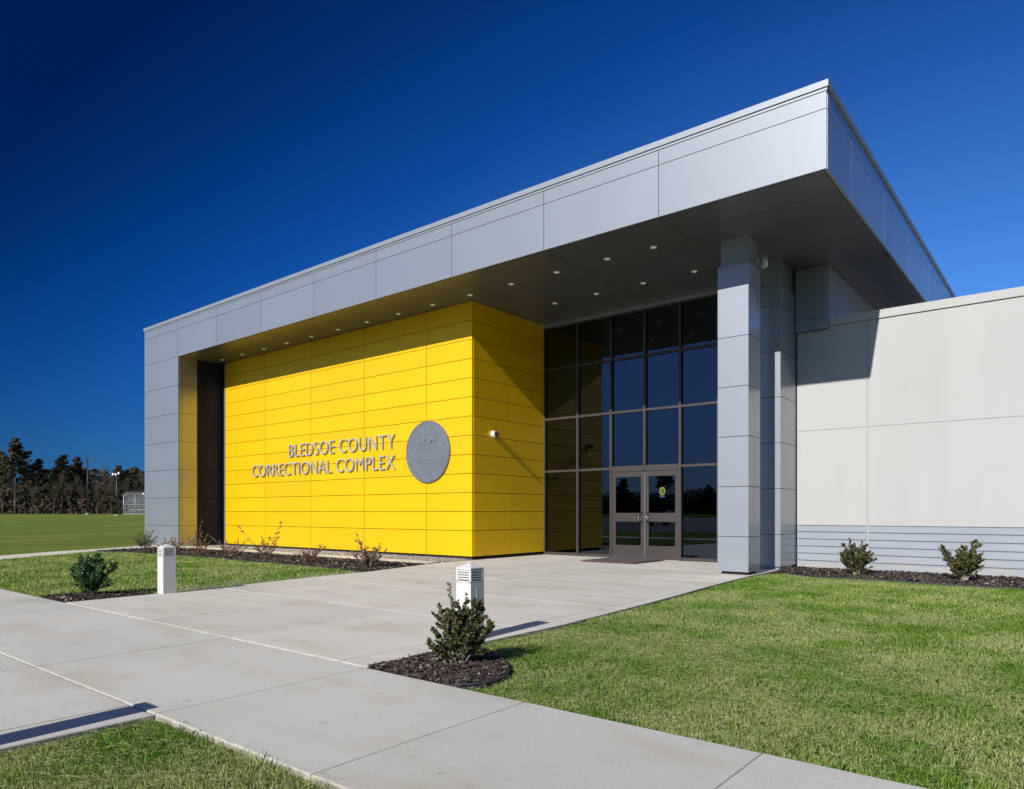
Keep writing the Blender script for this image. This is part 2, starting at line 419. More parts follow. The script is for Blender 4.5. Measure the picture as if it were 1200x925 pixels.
# --- doors
for k in (0, 1):
    x0, x1 = (-10.352, -9.327) if k == 0 else (-9.317, -8.302)
    mb = MB(B0); s = .115; zb, zt = .012, 2.41
    y0, y1 = YG-.045, YG+.0
    mb.box(x0, x0+s, y0, y1, zb, zt); mb.box(x1-s, x1, y0, y1, zb, zt)
    for z0, z1 in ((zb, .375), (1.03, 1.27), (2.275, zt)):
        mb.box(x0+s+.0005, x1-s-.0005, y0+.002, y1, z0, z1)
    d = mb.build('door', M['bronze'], bld)
    for z0, z1 in ((.375, 1.03), (1.27, 2.275)):
        mb = MB(B0); mb.box(x0+s, x1-s, YG-.03, YG-.018, z0, z1); mb.build('door_glass', M['glass'], d)
    hx = (x1-.06) if k == 0 else (x0+.06)
    mb = MB(B0)
    dx = -.09 if k == 0 else .09
    mb.tube([(hx, y0+.005, 1.03), (hx+dx*.2, y0-.06, 1.04), (hx+dx*.8, y0-.085, 1.07), (hx+dx, y0-.09, 1.15), (hx+dx*.8, y0-.085, 1.24), (hx+dx*.2, y0-.06, 1.27), (hx, y0+.005, 1.28)], .013, 8)
    mb.build('handle', M['handle'], d)
    mb = MB(B0); mb.tube([(hx+(.0 if k else -.0), y0-.012, 2.34), (hx, y0+.002, 2.34)], .014, 10); mb.build('coordinator_bolt', M['bright'], d)
    if k == 1:
        mb = MB(B0); mb.tube([(x0+.03, y0-.014, 1.16), (x0+.03, y0+.002, 1.16)], .02, 12); mb.build('lock', M['bright'], d)
        # round sticker: yellow ring, green centre, blue tab
        cx_, cz_ = -8.80, 1.86
        for nm, r0, r1, mt, off in (('sticker', .065, .11, 'sty', 0), ('sticker', .0, .045, 'stg', .0)):
            mb = MB(B0); n_ = 24; yy = YG-.033
            vs = []; fs = []
            for q in range(n_):
                a = 2*math.pi*q/n_
                vs += [(cx_+r1*math.cos(a)*.8, yy, cz_+r1*math.sin(a)), (cx_+r0*math.cos(a)*.8, yy, cz_+r0*math.sin(a)),
                       (cx_+r1*math.cos(a)*.8, yy+.002, cz_+r1*math.sin(a)), (cx_+r0*math.cos(a)*.8, yy+.002, cz_+r0*math.sin(a))]
            for q in range(n_):
                p = 4*q; t_ = 4*((q+1) % n_)
                fs += [(p, t_, t_+1, p+1), (p+2, p+3, t_+3, t_+2), (p, p+2, t_+2, t_), (p+1, t_+1, t_+3, p+3)]
            mb.add(vs, fs); mb.build(nm, M[mt], d)
        mb = MB(B0); mb.box(cx_-.075, cx_+.075, YG-.034, YG-.0305, cz_-.165, cz_-.118); mb.build('sticker', M['stb'], d)
mb = MB(B0); mb.box(-9.328, -9.316, YG-.05, YG-.046, .02, 2.41); mb.build('door_astragal', M['bright'], bld)
mb = MB(B0); mb.box(-10.35, -8.30, YG-.12, YG+.1, .001, .013); mb.build('threshold', M['bright'], bld)
# --- dark lobby behind the glass (floor, walls, ceiling, reception desk)
mb = MB(B0)
mb.box(-12.7, -6.1, 23.5, 23.6, 0, 6.9); mb.box(-12.72, -12.66, YG+.1, 23.5, 0, 6.9); mb.box(-6.1, -6.04, YG+.1, 23.5, 0, 6.9)
mb.box(-12.7, -6.1, YG+.1, 23.5, 6.88, 6.94); mb.box(-12.7, -6.1, YG+.095, 23.5, -.02, .005)
mb.build('lobby_interior', M['lobby'], bld)

# --- column with neck, and pilaster behind it
def box_clad(name, x0, x1, y0, y1, rows, ztop, seam_y=None, org=B0):
    mb = MB(org); bk = MB(org); g = .006
    zs = [rows[0]]+[z for z in rows[1:] if z < ztop-.05]+[ztop]
    for z0, z1 in zip(zs[:-1], zs[1:]):
        ym = seam_y
        mb.box(x0, x1, y0, y0+.04, z0+g, z1-g)
        mb.box(x0, x1, y1-.04, y1, z0+g, z1-g)
        for xa, xb in ((x0, x0+.04), (x1-.04, x1)):
            mb.box(xa, xb, y0+.0405, ym-g, z0+g, z1-g); mb.box(xa, xb, ym+g, y1-.0405, z0+g, z1-g)
    bk.box(x0+.02, x1-.02, y0+.02, y1-.02, zs[0]+.01, ztop-.012)
    o = mb.build(name, M['silver'], bld); bk.build('panel_joint', M['joint'], o)
    return o
CX0, CX1, CY0, CY1 = -5.93, -5.28, 14.17, 14.84
col = box_clad('column', CX0, CX1, CY0, CY1, [.06, .79]+ROW[1:], 6.40, (CY0+CY1)/2)
mb = MB(B0); mb.box(CX0-.004, CX1+.004, CY0-.004, CY1+.004, 6.40, 6.425); mb.box(CX0+.05, CX1-.05, CY0+.05, CY1-.05, 6.425, ZS-.003)
mb.build('column_neck', M['silver'], col)
mb = MB(B0); mb.box(CX0+.06, CX1-.06, CY0+.06, CY1-.06, -.05, .07); mb.build('column_base', M['black'], col)
PX0, PX1, PY0, PY1 = -6.1, -5.25, 16.04, YG
pil = box_clad('pilaster', PX0, PX1, PY0, PY1+.1, [.06, .79]+ROW[1:], 6.40, 17.0)
mb = MB(B0); mb.box(PX0+.05, PX1-.05, PY0+.05, YG+.2, -.05, ZS-.003); mb.build('pilaster_neck', M['silver'], pil)
# wall lamp at the column neck
mb = MB(B0); lx, ly = -5.16, 14.74
mb.box(-5.33, -5.24, ly-.05, ly+.05, 6.50, 6.60); mb.tube([(-5.26, ly, 6.55), (lx, ly, 6.53)], .025, 8)
mb.frustum(lx, ly, 6.42, 6.66, .075, .06, 16, 0, True)
wl = mb.build('wall_lamp', M['galv'], bld)
mb = MB(B0); mb.frustum(lx, ly, 6.40, 6.419, .05, .06, 14, 0, True); mb.build('lens', M['trim'], wl)

# --- clerestory block over the white wing
UX = -4.51
rects = [(-5.24, UX, 5.50, 5.79), (-5.24, UX, 5.79, ZS-.004)]
clad('clerestory_front', M['silver'], 'x', YW-.09, rects, -1)
rects = []
for a, b in zip([YW-.04, 19.45, 22.23, 25.0, 27.8], [19.45, 22.23, 25.0, 27.8, 30.9]):
    rects += [(a, b, 5.50, 5.95), (a, b, 5.95, ZS-.004)]
clad('clerestory_side', M['silver'], 'y', UX, rects, +1)
mb = MB(B0); mb.box(-12.7, UX-.055, 23.7, 30.9, 0, ZS+.01); mb.box(-6.0, UX-.055, YW+.0, 30.9, 5.5, ZS+.01); mb.build('clerestory_core', M['joint'], bld)

# ---------------------------------------------------------------- white wing
W0 = (4, YW, 0)
wing = empty('office_wing', W0, 'long low off-white precast concrete wing with blue-grey ribbed base and plain parapet', 'building')
XE = 16.0
VS = [-5.24, -3.71, -3.71+7.4, -3.71+14.8, XE]
mb = MB(W0)
for a, b in zip(VS[:-1], VS[1:]):
    for z0, z1 in ((.985, 3.19), (3.19, 5.56)):
        mb.box(a+.02, b-.02, YW, YW+.08, z0+.008, z1-.008)
mb.build('wall', M['precast'], wing)
mb = MB(W0); mb.box(-5.23, XE, YW+.010, YW+.05, .99, 5.56)
for a in VS[1:-1]: mb.box(a-.019, a+.019, YW+.003, YW+.0095, .0, 5.56)
mb.build('wall_joint', M['caulk'], wing)
mb = MB(W0); mb.box(-5.23, XE, YW+.012, YW+.05, .0, .985); mb.build('base_groove', M['groove'], wing)
mb = MB(W0); mb.box(-5.23, XE, YW+.09, 30.9, 0, 5.6); mb.build('wall_core', M['precast'], wing)
mb = MB(W0)
zz = [-.04, .165, .332, .499, .666, .833, .985]
for a, b in zip(VS[:-1], VS[1:]):
    for z0, z1 in zip(zz[:-1], zz[1:]):
        mb.box(a+.021, b-.021, YW-.004, YW+.08, z0+.012, z1-.012)
mb.build('ribbed_base', M['shiplap'], wing)
mb = MB(W0); mb.box(UX+.002, XE+.03, YW-.035, YW+.5, 5.565, 5.745)
mb.build('parapet_coping', M['precast'], wing)

# ---------------------------------------------------------------- sign lettering
def letters(txt, x0, x1, z0, z1, sign):
    cu = bpy.data.curves.new('t', 'FONT'); cu.body = txt; cu.extrude = .5; cu.size = 1; cu.space_character = 1.06; cu.resolution_u = 6; cu.offset = -.012
    to = bpy.data.objects.new('t', cu); C.objects.link(to)
    dg = bpy.context.evaluated_depsgraph_get(); dg.update()
    me = bpy.data.meshes.new_from_object(to.evaluated_get(dg))
    bpy.data.objects.remove(to)
    co = np.array([v.co[:] for v in me.vertices])
    mn, mx = co.min(0), co.max(0)
    bm = bmesh.new(); bm.from_mesh(me)
    bmesh.ops.remove_doubles(bm, verts=bm.verts, dist=1e-5)
    bm.verts.ensure_lookup_table()
    seen = set(); isl = []
    for v in bm.verts:
        if v.index in seen: continue
        st = [v]; comp = []; seen.add(v.index)
        while st:
            q = st.pop(); comp.append(q)
            for e in q.link_edges:
                w_ = e.other_vert(q)
                if w_.index not in seen: seen.add(w_.index); st.append(w_)
        isl.append(comp)
    for comp in sorted(isl, key=lambda c: min(v.co.x for v in c)):
        idx = {v.index: i for i, v in enumerate(comp)}
        fs = {f for v in comp for f in v.link_faces}
        vs = []
        for v in comp:
            x = x0+(v.co.x-mn[0])/(mx[0]-mn[0])*(x1-x0); z = z0+(v.co.y-mn[1])/(mx[1]-mn[1])*(z1-z0)
            y = YY-.03-(.5+v.co.z)*.035
            vs.append((x, y, z))
        cx_ = (min(p[0] for p in vs)+max(p[0] for p in vs))/2
        o_ = sign.location
        m2 = bpy.data.meshes.new('letter')
        m2.from_pydata([(x-o_.x, y-o_.y, z-o_.z) for x, y, z in vs], [], [[idx[v.index] for v in f.verts] for f in fs])
        m2.update(); lo = link('letter', m2, M['letter'], sign)
        pb = MB(tuple(o_))
        for zz_ in (z0+.1, z1-.1):
            pass
    bm.free()
sg = empty('building_sign', (-19.6, YY-.02, 2.5), 'raised grey metal capital letters naming the complex on the sunlit yellow wall', 'sign')
letters('BLEDSOE COUNTY', -21.19, -15.78, 3.18, 3.61, sg)
letters('CORRECTIONAL COMPLEX', -23.5, -15.78, 2.56, 2.985, sg)

# round seal
S0 = (-14.41, YY-.02, 3.0)
seal = empty('seal_plaque', S0, 'round dark grey metal seal with faint relief right of the lettering on the yellow wall', 'plaque')
def disc(mb, cx, cz, r, y0, y1, n=64):
    vs = [(cx+r*math.cos(2*math.pi*k/n), y0, cz+r*math.sin(2*math.pi*k/n)) for k in range(n)]
    vs += [(x, y1, z) for x, y, z in vs]
    mb.add(vs, [tuple(range(n)), tuple(reversed(range(n, 2*n)))]+[(k, (k+1) % n, n+(k+1) % n, n+k) for k in range(n)])
mb = MB(S0); disc(mb, S0[0], S0[2], .875, YY-.06, YY-.012); mb.build('disc', M['plaque'], seal)
mb = MB(S0)
for rr, th in ((.845, .006), (.62, .005)):
    n_ = 72
    pts = [(S0[0]+rr*math.cos(2*math.pi*k/n_), YY-.060, S0[2]+rr*math.sin(2*math.pi*k/n_)) for k in range(n_+1)]
    mb.tube(pts, th, 6, cap=False)
mb.build('rim', M['plaque'], seal)
mb = MB(S0)
def bar(x0, z0, x1, z1, r=.012):
    r *= .65
    mb.tube([(S0[0]+x0, YY-.060, S0[2]+z0), (S0[0]+x1, YY-.060, S0[2]+z1)], r, 6)
# plough, sheaf and cotton above, ruled line, boat below
bar(-.36, .20, .30, .20, .016); bar(-.30, .24, -.10, .30); bar(-.10, .30, .02, .46); bar(-.22, .24, -.14, .42); bar(-.36, .27, -.22, .31)
for a in (-.05, 0, .05, .1): bar(.16+a*.3, .24, .16+a*1.2, .48, .012)
bar(.34, .24, .40, .42); bar(.28, .3, .44, .34)
bar(-.03, -.02, .12, .10, .02); bar(-.30, -.24, .28, -.24, .014); bar(-.26, -.33, .24, -.33); bar(-.2, -.4, .16, -.4)
bar(-.04, -.24, -.04, -.10, .014); bar(-.04, -.10, .14, -.22); bar(-.2, -.5, .2, -.5, .014)
mb.build('relief', M['plaque'], seal)

# dome camera on the yellow return wall
K0 = (XS, 14.90, 3.46)
cam_o = empty('security_camera', K0, 'small white dome camera with black lens on the shaded yellow side wall', 'camera')
def xdisc(mb, r0, r1, x0, x1, y, z, n=20):
    vs = [(x0, y+r0*math.cos(2*math.pi*k/n), z+r0*math.sin(2*math.pi*k/n)) for k in range(n)]+[(x1, y+r1*math.cos(2*math.pi*k/n), z+r1*math.sin(2*math.pi*k/n)) for k in range(n)]
    mb.add(vs, [tuple(range(n)), tuple(reversed(range(n, 2*n)))]); b = len(mb.v)-2*n
    for k in range(n): mb.f.append((b+k, b+(k+1) % n, b+n+(k+1) % n, b+n+k)); mb.sm.append(True)
mb = MB(K0); xdisc(mb, .10, .10, XS, XS+.05, *K0[1:]); xdisc(mb, .085, .085, XS+.05, XS+.11, *K0[1:]); mb.build('housing', M['white'], cam_o)
mb = MB(K0)
for a0, a1 in ((0, 30), (30, 55), (55, 75)):
    xdisc(mb, .075*math.cos(R(a0)), .075*math.cos(R(a1)), XS+.11+.075*math.sin(R(a0)), XS+.11+.075*math.sin(R(a1)), *K0[1:])
mb.build('dome', M['dome'], cam_o)

# door mat
mt = empty('door_mat', (-9.4, 16.3, 0), 'dark grey door mat with burgundy border on the concrete before the double doors', 'mat')
mb = MB((-9.4, 16.3, 0)); mb.box(-10.12, -8.68, 15.50, 17.03, .034, .042); mb.build('carpet', M['mat'], mt)
mb = MB((-9.4, 16.3, 0)); mb.box(-10.2, -8.6, 15.42, 17.11, .022, .036); mb.build('border', M['matb'], mt)

# ---------------------------------------------------------------- ground, paths
def gz(x, y):
    r = math.hypot(x, y)*min(1, max(0, (y+60)/60)); t = min(1, max(0, (r-28)/85)); t = t*t*(3-2*t)
    far = min(1, max(0, (r-160)/600))
    return -.045+.815*t - far*.2
bm = bmesh.new()
rad = [0, 4, 8, 14, 20, 28, 36, 45, 55, 65, 75, 90, 105, 120, 150, 200, 300, 500, 900, 1800, 3500]
na = 72; prev = None; c0 = bm.verts.new((0, 0, gz(0, 0)))
for r_ in rad[1:]:
    ring = [bm.verts.new((r_*math.cos(2*math.pi*k/na), r_*math.sin(2*math.pi*k/na), gz(r_*math.cos(2*math.pi*k/na), r_*math.sin(2*math.pi*k/na)))) for k in range(na)]
    for k in range(na):
        if prev is None: bm.faces.new((c0, ring[k], ring[(k+1) % na]))
        else: bm.faces.new((prev[k], ring[k], ring[(k+1) % na], prev[(k+1) % na]))
    prev = ring
me = bpy.data.meshes.new('lawn_ground'); bm.to_mesh(me); bm.free()
for p in me.polygons: p.use_smooth = True
link('ground', me, M['turf'], kind='structure', label='wide mown lawn and field around the building', cat='ground')

def slabs(name, poly, xj, yj, mat, zf, lab, thick=.12, extra=None):
    """concrete laid as slabs: the polygon is cut along its joints, each slab is shrunk, eased at the edge and given depth"""
    bm = bmesh.new()
    bm.faces.new([bm.verts.new((x, y, 0)) for x, y in poly])
    for x in xj: bmesh.ops.bisect_plane(bm, geom=bm.verts[:]+bm.edges[:]+bm.faces[:], plane_co=(x, 0, 0), plane_no=(1, 0, 0))
    for y in yj: bmesh.ops.bisect_plane(bm, geom=bm.verts[:]+bm.edges[:]+bm.faces[:], plane_co=(0, y, 0), plane_no=(0, 1, 0))
    polys = [[v.co.copy() for v in f.verts] for f in bm.faces]
    bm.free(); bm = bmesh.new()
    for P in polys:
        A = sum((P[i].x*P[(i+1) % len(P)].y-P[(i+1) % len(P)].x*P[i].y) for i in range(len(P)))/2
        if abs(A) < .02: continue
        if A < 0: P = P[::-1]
        cy_ = sum(p.y for p in P)/len(P); cx_ = sum(p.x for p in P)/len(P)
        z = zf(cx_, cy_)+rnd.uniform(-.0015, .0015)
        def inset(P, d):
            n = len(P); out = []
            for i in range(n):
                a, b, c = P[i-1], P[i], P[(i+1) % n]
                e1 = (b-a).normalized(); e2 = (c-b).normalized()
                n1 = Vector((-e1.y, e1.x, 0)); n2 = Vector((-e2.y, e2.x, 0))
                k = max(.3, 1+n1.dot(n2)); out.append(b+(n1+n2)*(d/k))
            return out
        lv = [(inset(P, .0025), -thick), (inset(P, .0025), z-.009), (inset(P, .006), z-.002), (inset(P, .014), z)]
        rings = [[bm.verts.new((p.x, p.y, zz)) for p in Q] for Q, zz in lv]
        n = len(P)
        for r0, r1 in zip(rings[:-1], rings[1:]):
            for i in range(n): bm.faces.new((r0[i], r0[(i+1) % n], r1[(i+1) % n], r1[i]))
        bm.faces.new(rings[-1])
    me = bpy.data.meshes.new(name); bm.to_mesh(me); bm.free()
    return link(name, me, mat, kind='structure', label=lab, cat='path')

LE = [(-11.33, 3.812), (-11.42, 5.2), (-11.55, 6.5), (-11.85, 8.2), (-12.02, 9.85), (-12.4, 11.4), (-12.74, 12.8)]
REg = [(-4.65, 3.812), (-4.65, 6.69), (-4.72, 7.8), (-4.82, 9.2), (-4.95, 10.6), (-5.12, 12.4), (-5.22, 13.9), (-5.25, 14.5)]
poly = REg + [(-5.25, 17.28), (-12.74, 17.28)] + LE[::-1]
XJ = [-5.02, -6.85, -8.70, -10.55]
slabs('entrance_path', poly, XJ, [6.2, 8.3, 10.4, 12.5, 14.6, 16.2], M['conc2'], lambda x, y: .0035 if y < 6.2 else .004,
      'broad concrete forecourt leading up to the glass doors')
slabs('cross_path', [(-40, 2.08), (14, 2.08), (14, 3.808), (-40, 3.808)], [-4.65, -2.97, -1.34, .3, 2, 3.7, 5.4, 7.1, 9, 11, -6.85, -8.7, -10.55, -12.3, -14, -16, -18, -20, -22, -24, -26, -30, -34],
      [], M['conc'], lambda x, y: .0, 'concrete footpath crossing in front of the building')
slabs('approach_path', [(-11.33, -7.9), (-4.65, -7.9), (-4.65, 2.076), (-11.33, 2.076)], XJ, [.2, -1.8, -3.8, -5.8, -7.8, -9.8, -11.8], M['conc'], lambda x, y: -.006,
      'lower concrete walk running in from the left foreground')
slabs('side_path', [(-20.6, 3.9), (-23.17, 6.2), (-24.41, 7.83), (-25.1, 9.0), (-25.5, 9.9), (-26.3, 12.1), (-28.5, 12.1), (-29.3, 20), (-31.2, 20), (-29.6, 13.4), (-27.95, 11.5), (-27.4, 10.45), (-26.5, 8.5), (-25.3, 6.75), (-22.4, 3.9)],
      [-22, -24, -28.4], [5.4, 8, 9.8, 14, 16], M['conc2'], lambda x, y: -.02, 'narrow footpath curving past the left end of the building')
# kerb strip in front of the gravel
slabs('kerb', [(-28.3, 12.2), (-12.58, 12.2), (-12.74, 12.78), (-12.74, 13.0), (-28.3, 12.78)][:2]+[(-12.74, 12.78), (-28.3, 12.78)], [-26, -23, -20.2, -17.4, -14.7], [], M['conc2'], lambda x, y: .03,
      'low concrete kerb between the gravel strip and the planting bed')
# joint bed below slabs
mb = MB(); mb.box(-12.7, -5.3, 3.9, 17.2, -.09, -.03); mb.box(-40, 14, 2.1, 3.79, -.09, -.03); mb.box(-11.3, -4.7, -7.8, 2.05, -.09, -.03)
mb.build('path_subbase', M['cedge'], kind='structure', label='dark joint filler beneath the paving slabs', cat='path')

# ---------------------------------------------------------------- beds
def sheet(name, poly, z, mat, lab, mound=0, cat='planting bed', n=.18):
    bm = bmesh.new(); bm.faces.new([bm.verts.new((x, y, z)) for x, y in poly])
    xs = [p[0] for p in poly]; ys = [p[1] for p in poly]
    sx = max(n, (max(xs)-min(xs))/60); sy = max(n, (max(ys)-min(ys))/30)
    x = min(xs)+sx
    while x < max(xs): bmesh.ops.bisect_plane(bm, geom=bm.verts[:]+bm.edges[:]+bm.faces[:], plane_co=(x, 0, 0), plane_no=(1, 0, 0)); x += sx
    y = min(ys)+sy
    while y < max(ys): bmesh.ops.bisect_plane(bm, geom=bm.verts[:]+bm.edges[:]+bm.faces[:], plane_co=(0, y, 0), plane_no=(0, 1, 0)); y += sy
    for v in bm.verts:
        if not v.is_boundary: v.co.z += mound*rnd.uniform(.4, 1.3)
    bmesh.ops.recalc_face_normals(bm, faces=bm.faces)
    me = bpy.data.meshes.new(name); bm.to_mesh(me); bm.free()
    return link(name, me, mat, kind='structure', label=lab, cat=cat)

def inside(px, py, poly):
    r = np.zeros(len(px), bool); n = len(poly)
    for i in range(n):
        x0, y0 = poly[i]; x1, y1 = poly[(i+1) % n]
        if y0 == y1: continue
        c_ = ((y0 > py) != (y1 > py)) & (px < (x1-x0)*(py-y0)/(y1-y0)+x0)
        r ^= c_
    return r
def scatter(poly, n):
    xs = [p[0] for p in poly]; ys = [p[1] for p in poly]
    px = rng.uniform(min(xs), max(xs), n); py = rng.uniform(min(ys), max(ys), n)
    k = inside(px, py, poly); return px[k], py[k]

bedL = [(-25.5, 9.45), (-24.6, 9.75), (-23.8, 10.05), (-21.8, 10.23), (-18.3, 10.25), (-15.8, 10.2), (-13.3, 10.1), (-12.03, 9.86), (-12.42, 11.4), (-12.6, 12.19), (-26.2, 12.19)]
bedR = [(-5.24, 15.0), (-4.9, 15.35), (-4.1, 14.9), (-2.3, 14.78), (-.7, 14.72), (3, 14.7), (14, 14.6), (14, YW+.01), (-5.24, YW+.01)]
bedN = [(-4.64, 3.82), (-3.62, 3.82), (-3.50, 3.98), (-3.50, 4.2), (-3.62, 4.42), (-3.85, 4.66), (-4.2, 4.9), (-4.64, 5.12)]
bedF = [(-12.35, 3.82), (-11.34, 3.82), (-11.42, 5.1), (-11.7, 4.98), (-12.05, 4.85), (-12.4, 4.5), (-12.5, 4.1)]
for nm, P, z, lb in (('mulch_bed', bedL, -.03, 'dark mulch bed along the kerb below the yellow wall'), ('mulch_bed', bedR, -.03, 'dark mulch strip along the ribbed base of the white wing'),
                     ('mulch_bed', bedN, -.022, 'dark bark mulch corner bed under the nearest shrub'), ('mulch_bed', bedF, -.02, 'small dark mulch patch under the bright green shrub')):
    sheet(nm, P, z, M['soil'], lb, .025)
def chips(P, n, z0, size, lab):
    px, py = scatter(P, n); n = len(px)
    a = rng.uniform(0, 2*np.pi, n); L = rng.gamma(3, size/3, n)+.008; W = L*rng.uniform(.15, .45, n)
    z = z0+rng.uniform(.0, .035, n); tilt = rng.normal(0, .35, n); roll = rng.normal(0, .5, n)
    dx = np.cos(a)*L/2; dy = np.sin(a)*L/2; dz = np.sin(tilt)*L/2
    ex = -np.sin(a)*W/2; ey = np.cos(a)*W/2; ez = np.sin(roll)*W/2
    V = np.stack([np.stack([px+sx*dx+sy*ex, py+sx*dy+sy*ey, z+sx*dz+sy*ez], 1) for sx, sy in ((-1, -1), (1, -1), (1, 1), (-1, 1))], 1).reshape(-1, 3)
    np_mesh('mulch_chips', V, None, 4, M['chip'], kind='stuff', label=lab, cat='mulch')
chips(bedN, 26000, -.015, .024, 'shredded bark mulch in the corner bed near the camera')
chips(bedF, 9000, -.015, .03, 'bark mulch round the bright green shrub')
chips(bedR, 90000, -.015, .035, 'bark mulch along the base of the white wing')
chips(bedL, 80000, -.015, .04, 'bark mulch below the yellow wall')
# curved plastic edging
def edging(pts, lab, top=.012, r=.012):
    mb = MB(); mb.tube([(x, y, top) for x, y in pts], r, 8)
    vs = []; fs = []
    for x, y in pts: vs += [(x, y, -.08), (x, y, top)]
    for s_ in (-.004, .004):
        b = len(mb.v)
        mb.v += [(x+s_, y+s_, z) for x, y, z in vs]
        for i in range(len(pts)-1): mb.f.append((b+2*i, b+2*i+2, b+2*i+3, b+2*i+1)); mb.sm.append(True)
    mb.build('bed_edging', M['edging'], label=lab, cat='edging')
def smooth_pts(P, n=6):
    out = []
    for i in range(len(P)-1):
        p0 = P[max(i-1, 0)]; p1 = P[i]; p2 = P[i+1]; p3 = P[min(i+2, len(P)-1)]
        for k in range(n):
            t = k/n
            out.append(tuple(.5*((2*p1[j])+(-p0[j]+p2[j])*t+(2*p0[j]-5*p1[j]+4*p2[j]-p3[j])*t*t+(-p0[j]+3*p1[j]-3*p2[j]+p3[j])*t**3) for j in (0, 1)))
    out.append(P[-1]); return out
edging(smooth_pts(bedN[1:]), 'black plastic edging curving round the corner mulch bed')
edging(smooth_pts(bedL[:8]), 'thin black edging between left lawn and the long mulch bed', .0, .011)
edging(smooth_pts(bedR[1:7]), 'thin black edging between right lawn and the wing mulch strip', .0, .011)
# gravel
grv = [(-28.2, 12.78), (-12.75, 12.78), (-12.75, YY+.05), (-28.2, YY+.05)]
sheet('gravel_bed', grv, -.02, M['stone'], 'gravel drip strip at the foot of the yellow wall', .01, 'ground', .4)
px, py = scatter(grv, 15000); n = len(px)
oc = np.array([(1, 0, 0), (0, 1, 0), (-1, 0, 0), (0, -1, 0), (0, 0, 1)], float)
tri = [(0, 1, 4), (1, 2, 4), (2, 3, 4), (3, 0, 4)]
sz = rng.uniform(.018, .042, n); an = rng.uniform(0, 6.28, n); asp = rng.uniform(.6, 1, n)
me = bpy.data.meshes.new('gravel')
V = np.zeros((n, 5, 3))
for i in range(5):
    x = oc[i, 0]*sz; y = oc[i, 1]*sz*asp; z = oc[i, 2]*sz*.8
    V[:, i, 0] = px+x*np.cos(an)-y*np.sin(an)+rng.normal(0, .004, n); V[:, i, 1] = py+x*np.sin(an)+y*np.cos(an); V[:, i, 2] = z+rng.uniform(-.01, .02, n)
F = (np.arange(n)[:, None, None]*5+np.array(tri)[None]).reshape(-1, 3)
me.vertices.add(n*5); me.vertices.foreach_set('co', V.astype(np.float32).ravel())
me.loops.add(len(F)*3); me.loops.foreach_set('vertex_index', F.astype(np.int32).ravel())
me.polygons.add(len(F)); me.polygons.foreach_set('loop_start', np.arange(0, len(F)*3, 3, dtype=np.int32)); me.update(calc_edges=True)
link('gravel', me, M['stone'], kind='stuff', label='pale river gravel along the foot of the yellow wall', cat='gravel')

# ---------------------------------------------------------------- grass blades
def vnoise(x, y, s, seed):
    """cheap smooth value noise for density"""
    r_ = np.random.default_rng(seed); T = r_.random((64, 64)); u = x*s; v = y*s
    i = np.floor(u).astype(int); j = np.floor(v).astype(int); fu = u-i; fv = v-j; fu = fu*fu*(3-2*fu); fv = fv*fv*(3-2*fv)
    g_ = lambda a, b: T[a % 64, b % 64]
    return (g_(i, j)*(1-fu)+g_(i+1, j)*fu)*(1-fv)+(g_(i, j+1)*(1-fu)+g_(i+1, j+1)*fu)*fv
def turf(poly, dens, h, w, lab, strawfrac=.05, zb=-.045, flat=1.0):
    xs = [p[0] for p in poly]; ys = [p[1] for p in poly]
    px, py = scatter(poly, int(dens*(max(xs)-min(xs))*(max(ys)-min(ys)))); n = len(px)
    hh = h*rng.uniform(.5, 1.15, n)*(.65+.7*vnoise(px, py, 2.2, 3)); ww = w*rng.uniform(.6, 1.3, n)
    a = rng.uniform(0, 2*np.pi, n); lean = np.minimum(np.abs(rng.normal(0, flat, n))+.15, 1.4); la = rng.uniform(0, 2*np.pi, n)+vnoise(px, py, 3.5, 9)*4
    ex = np.cos(a)*ww/2; ey = np.sin(a)*ww/2
    lx = np.cos(la)*np.sin(lean)*hh; ly = np.sin(la)*np.sin(lean)*hh; lz = np.cos(lean)*hh
    mid = .55
    v0 = np.stack([px-ex, py-ey, np.full(n, zb)], 1); v1 = np.stack([px+ex, py+ey, np.full(n, zb)], 1)
    v2 = np.stack([px+ex*.8+lx*.38, py+ey*.8+ly*.38, zb+lz*.68], 1); v3 = np.stack([px+lx, py+ly, zb+lz], 1); v4 = np.stack([px-ex*.8+lx*.38, py-ey*.8+ly*.38, zb+lz*.68], 1)
    V = np.stack([v0, v1, v2, v3, v4], 1).reshape(-1, 3)
    np_mesh('grass', V, None, 5, M['blade'], kind='stuff', label=lab, cat='grass')
    # dead clippings lying across
    k = int(n*strawfrac)
    if k:
        i = rng.integers(0, n, k); x = px[i]; y = py[i]; L = rng.uniform(.03, .17, k)*(w/.004)**.3; a = rng.uniform(0, 6.28, k); W = w*.55
        z = zb+h*rng.uniform(.55, 1.05, k); dz = rng.normal(0, .01, k); bx = rng.normal(0, .012, k)
        P0 = [x-np.cos(a)*L/2, y-np.sin(a)*L/2, z-dz]; P1 = [x+bx, y+bx, z+.006]; P2 = [x+np.cos(a)*L/2, y+np.sin(a)*L/2, z+dz]
        nx = -np.sin(a)*W/2; ny = np.cos(a)*W/2
        q = [np.stack([P0[0]-nx, P0[1]-ny, P0[2]], 1), np.stack([P1[0]-nx, P1[1]-ny, P1[2]], 1), np.stack([P2[0], P2[1], P2[2]], 1), np.stack([P1[0]+nx, P1[1]+ny, P1[2]+.001], 1)]
        np_mesh('grass_clippings', np.stack(q, 1).reshape(-1, 3), None, 4, M['straw'], kind='stuff', label='dry clippings lying in the '+lab, cat='grass')
turf([(-4.5, 2.0), (-.9, 2.0), (-.9, 2.10), (-4.5, 2.10)], 5000, .075, .0034, 'ragged grass at the near edge of the cross path', .06)
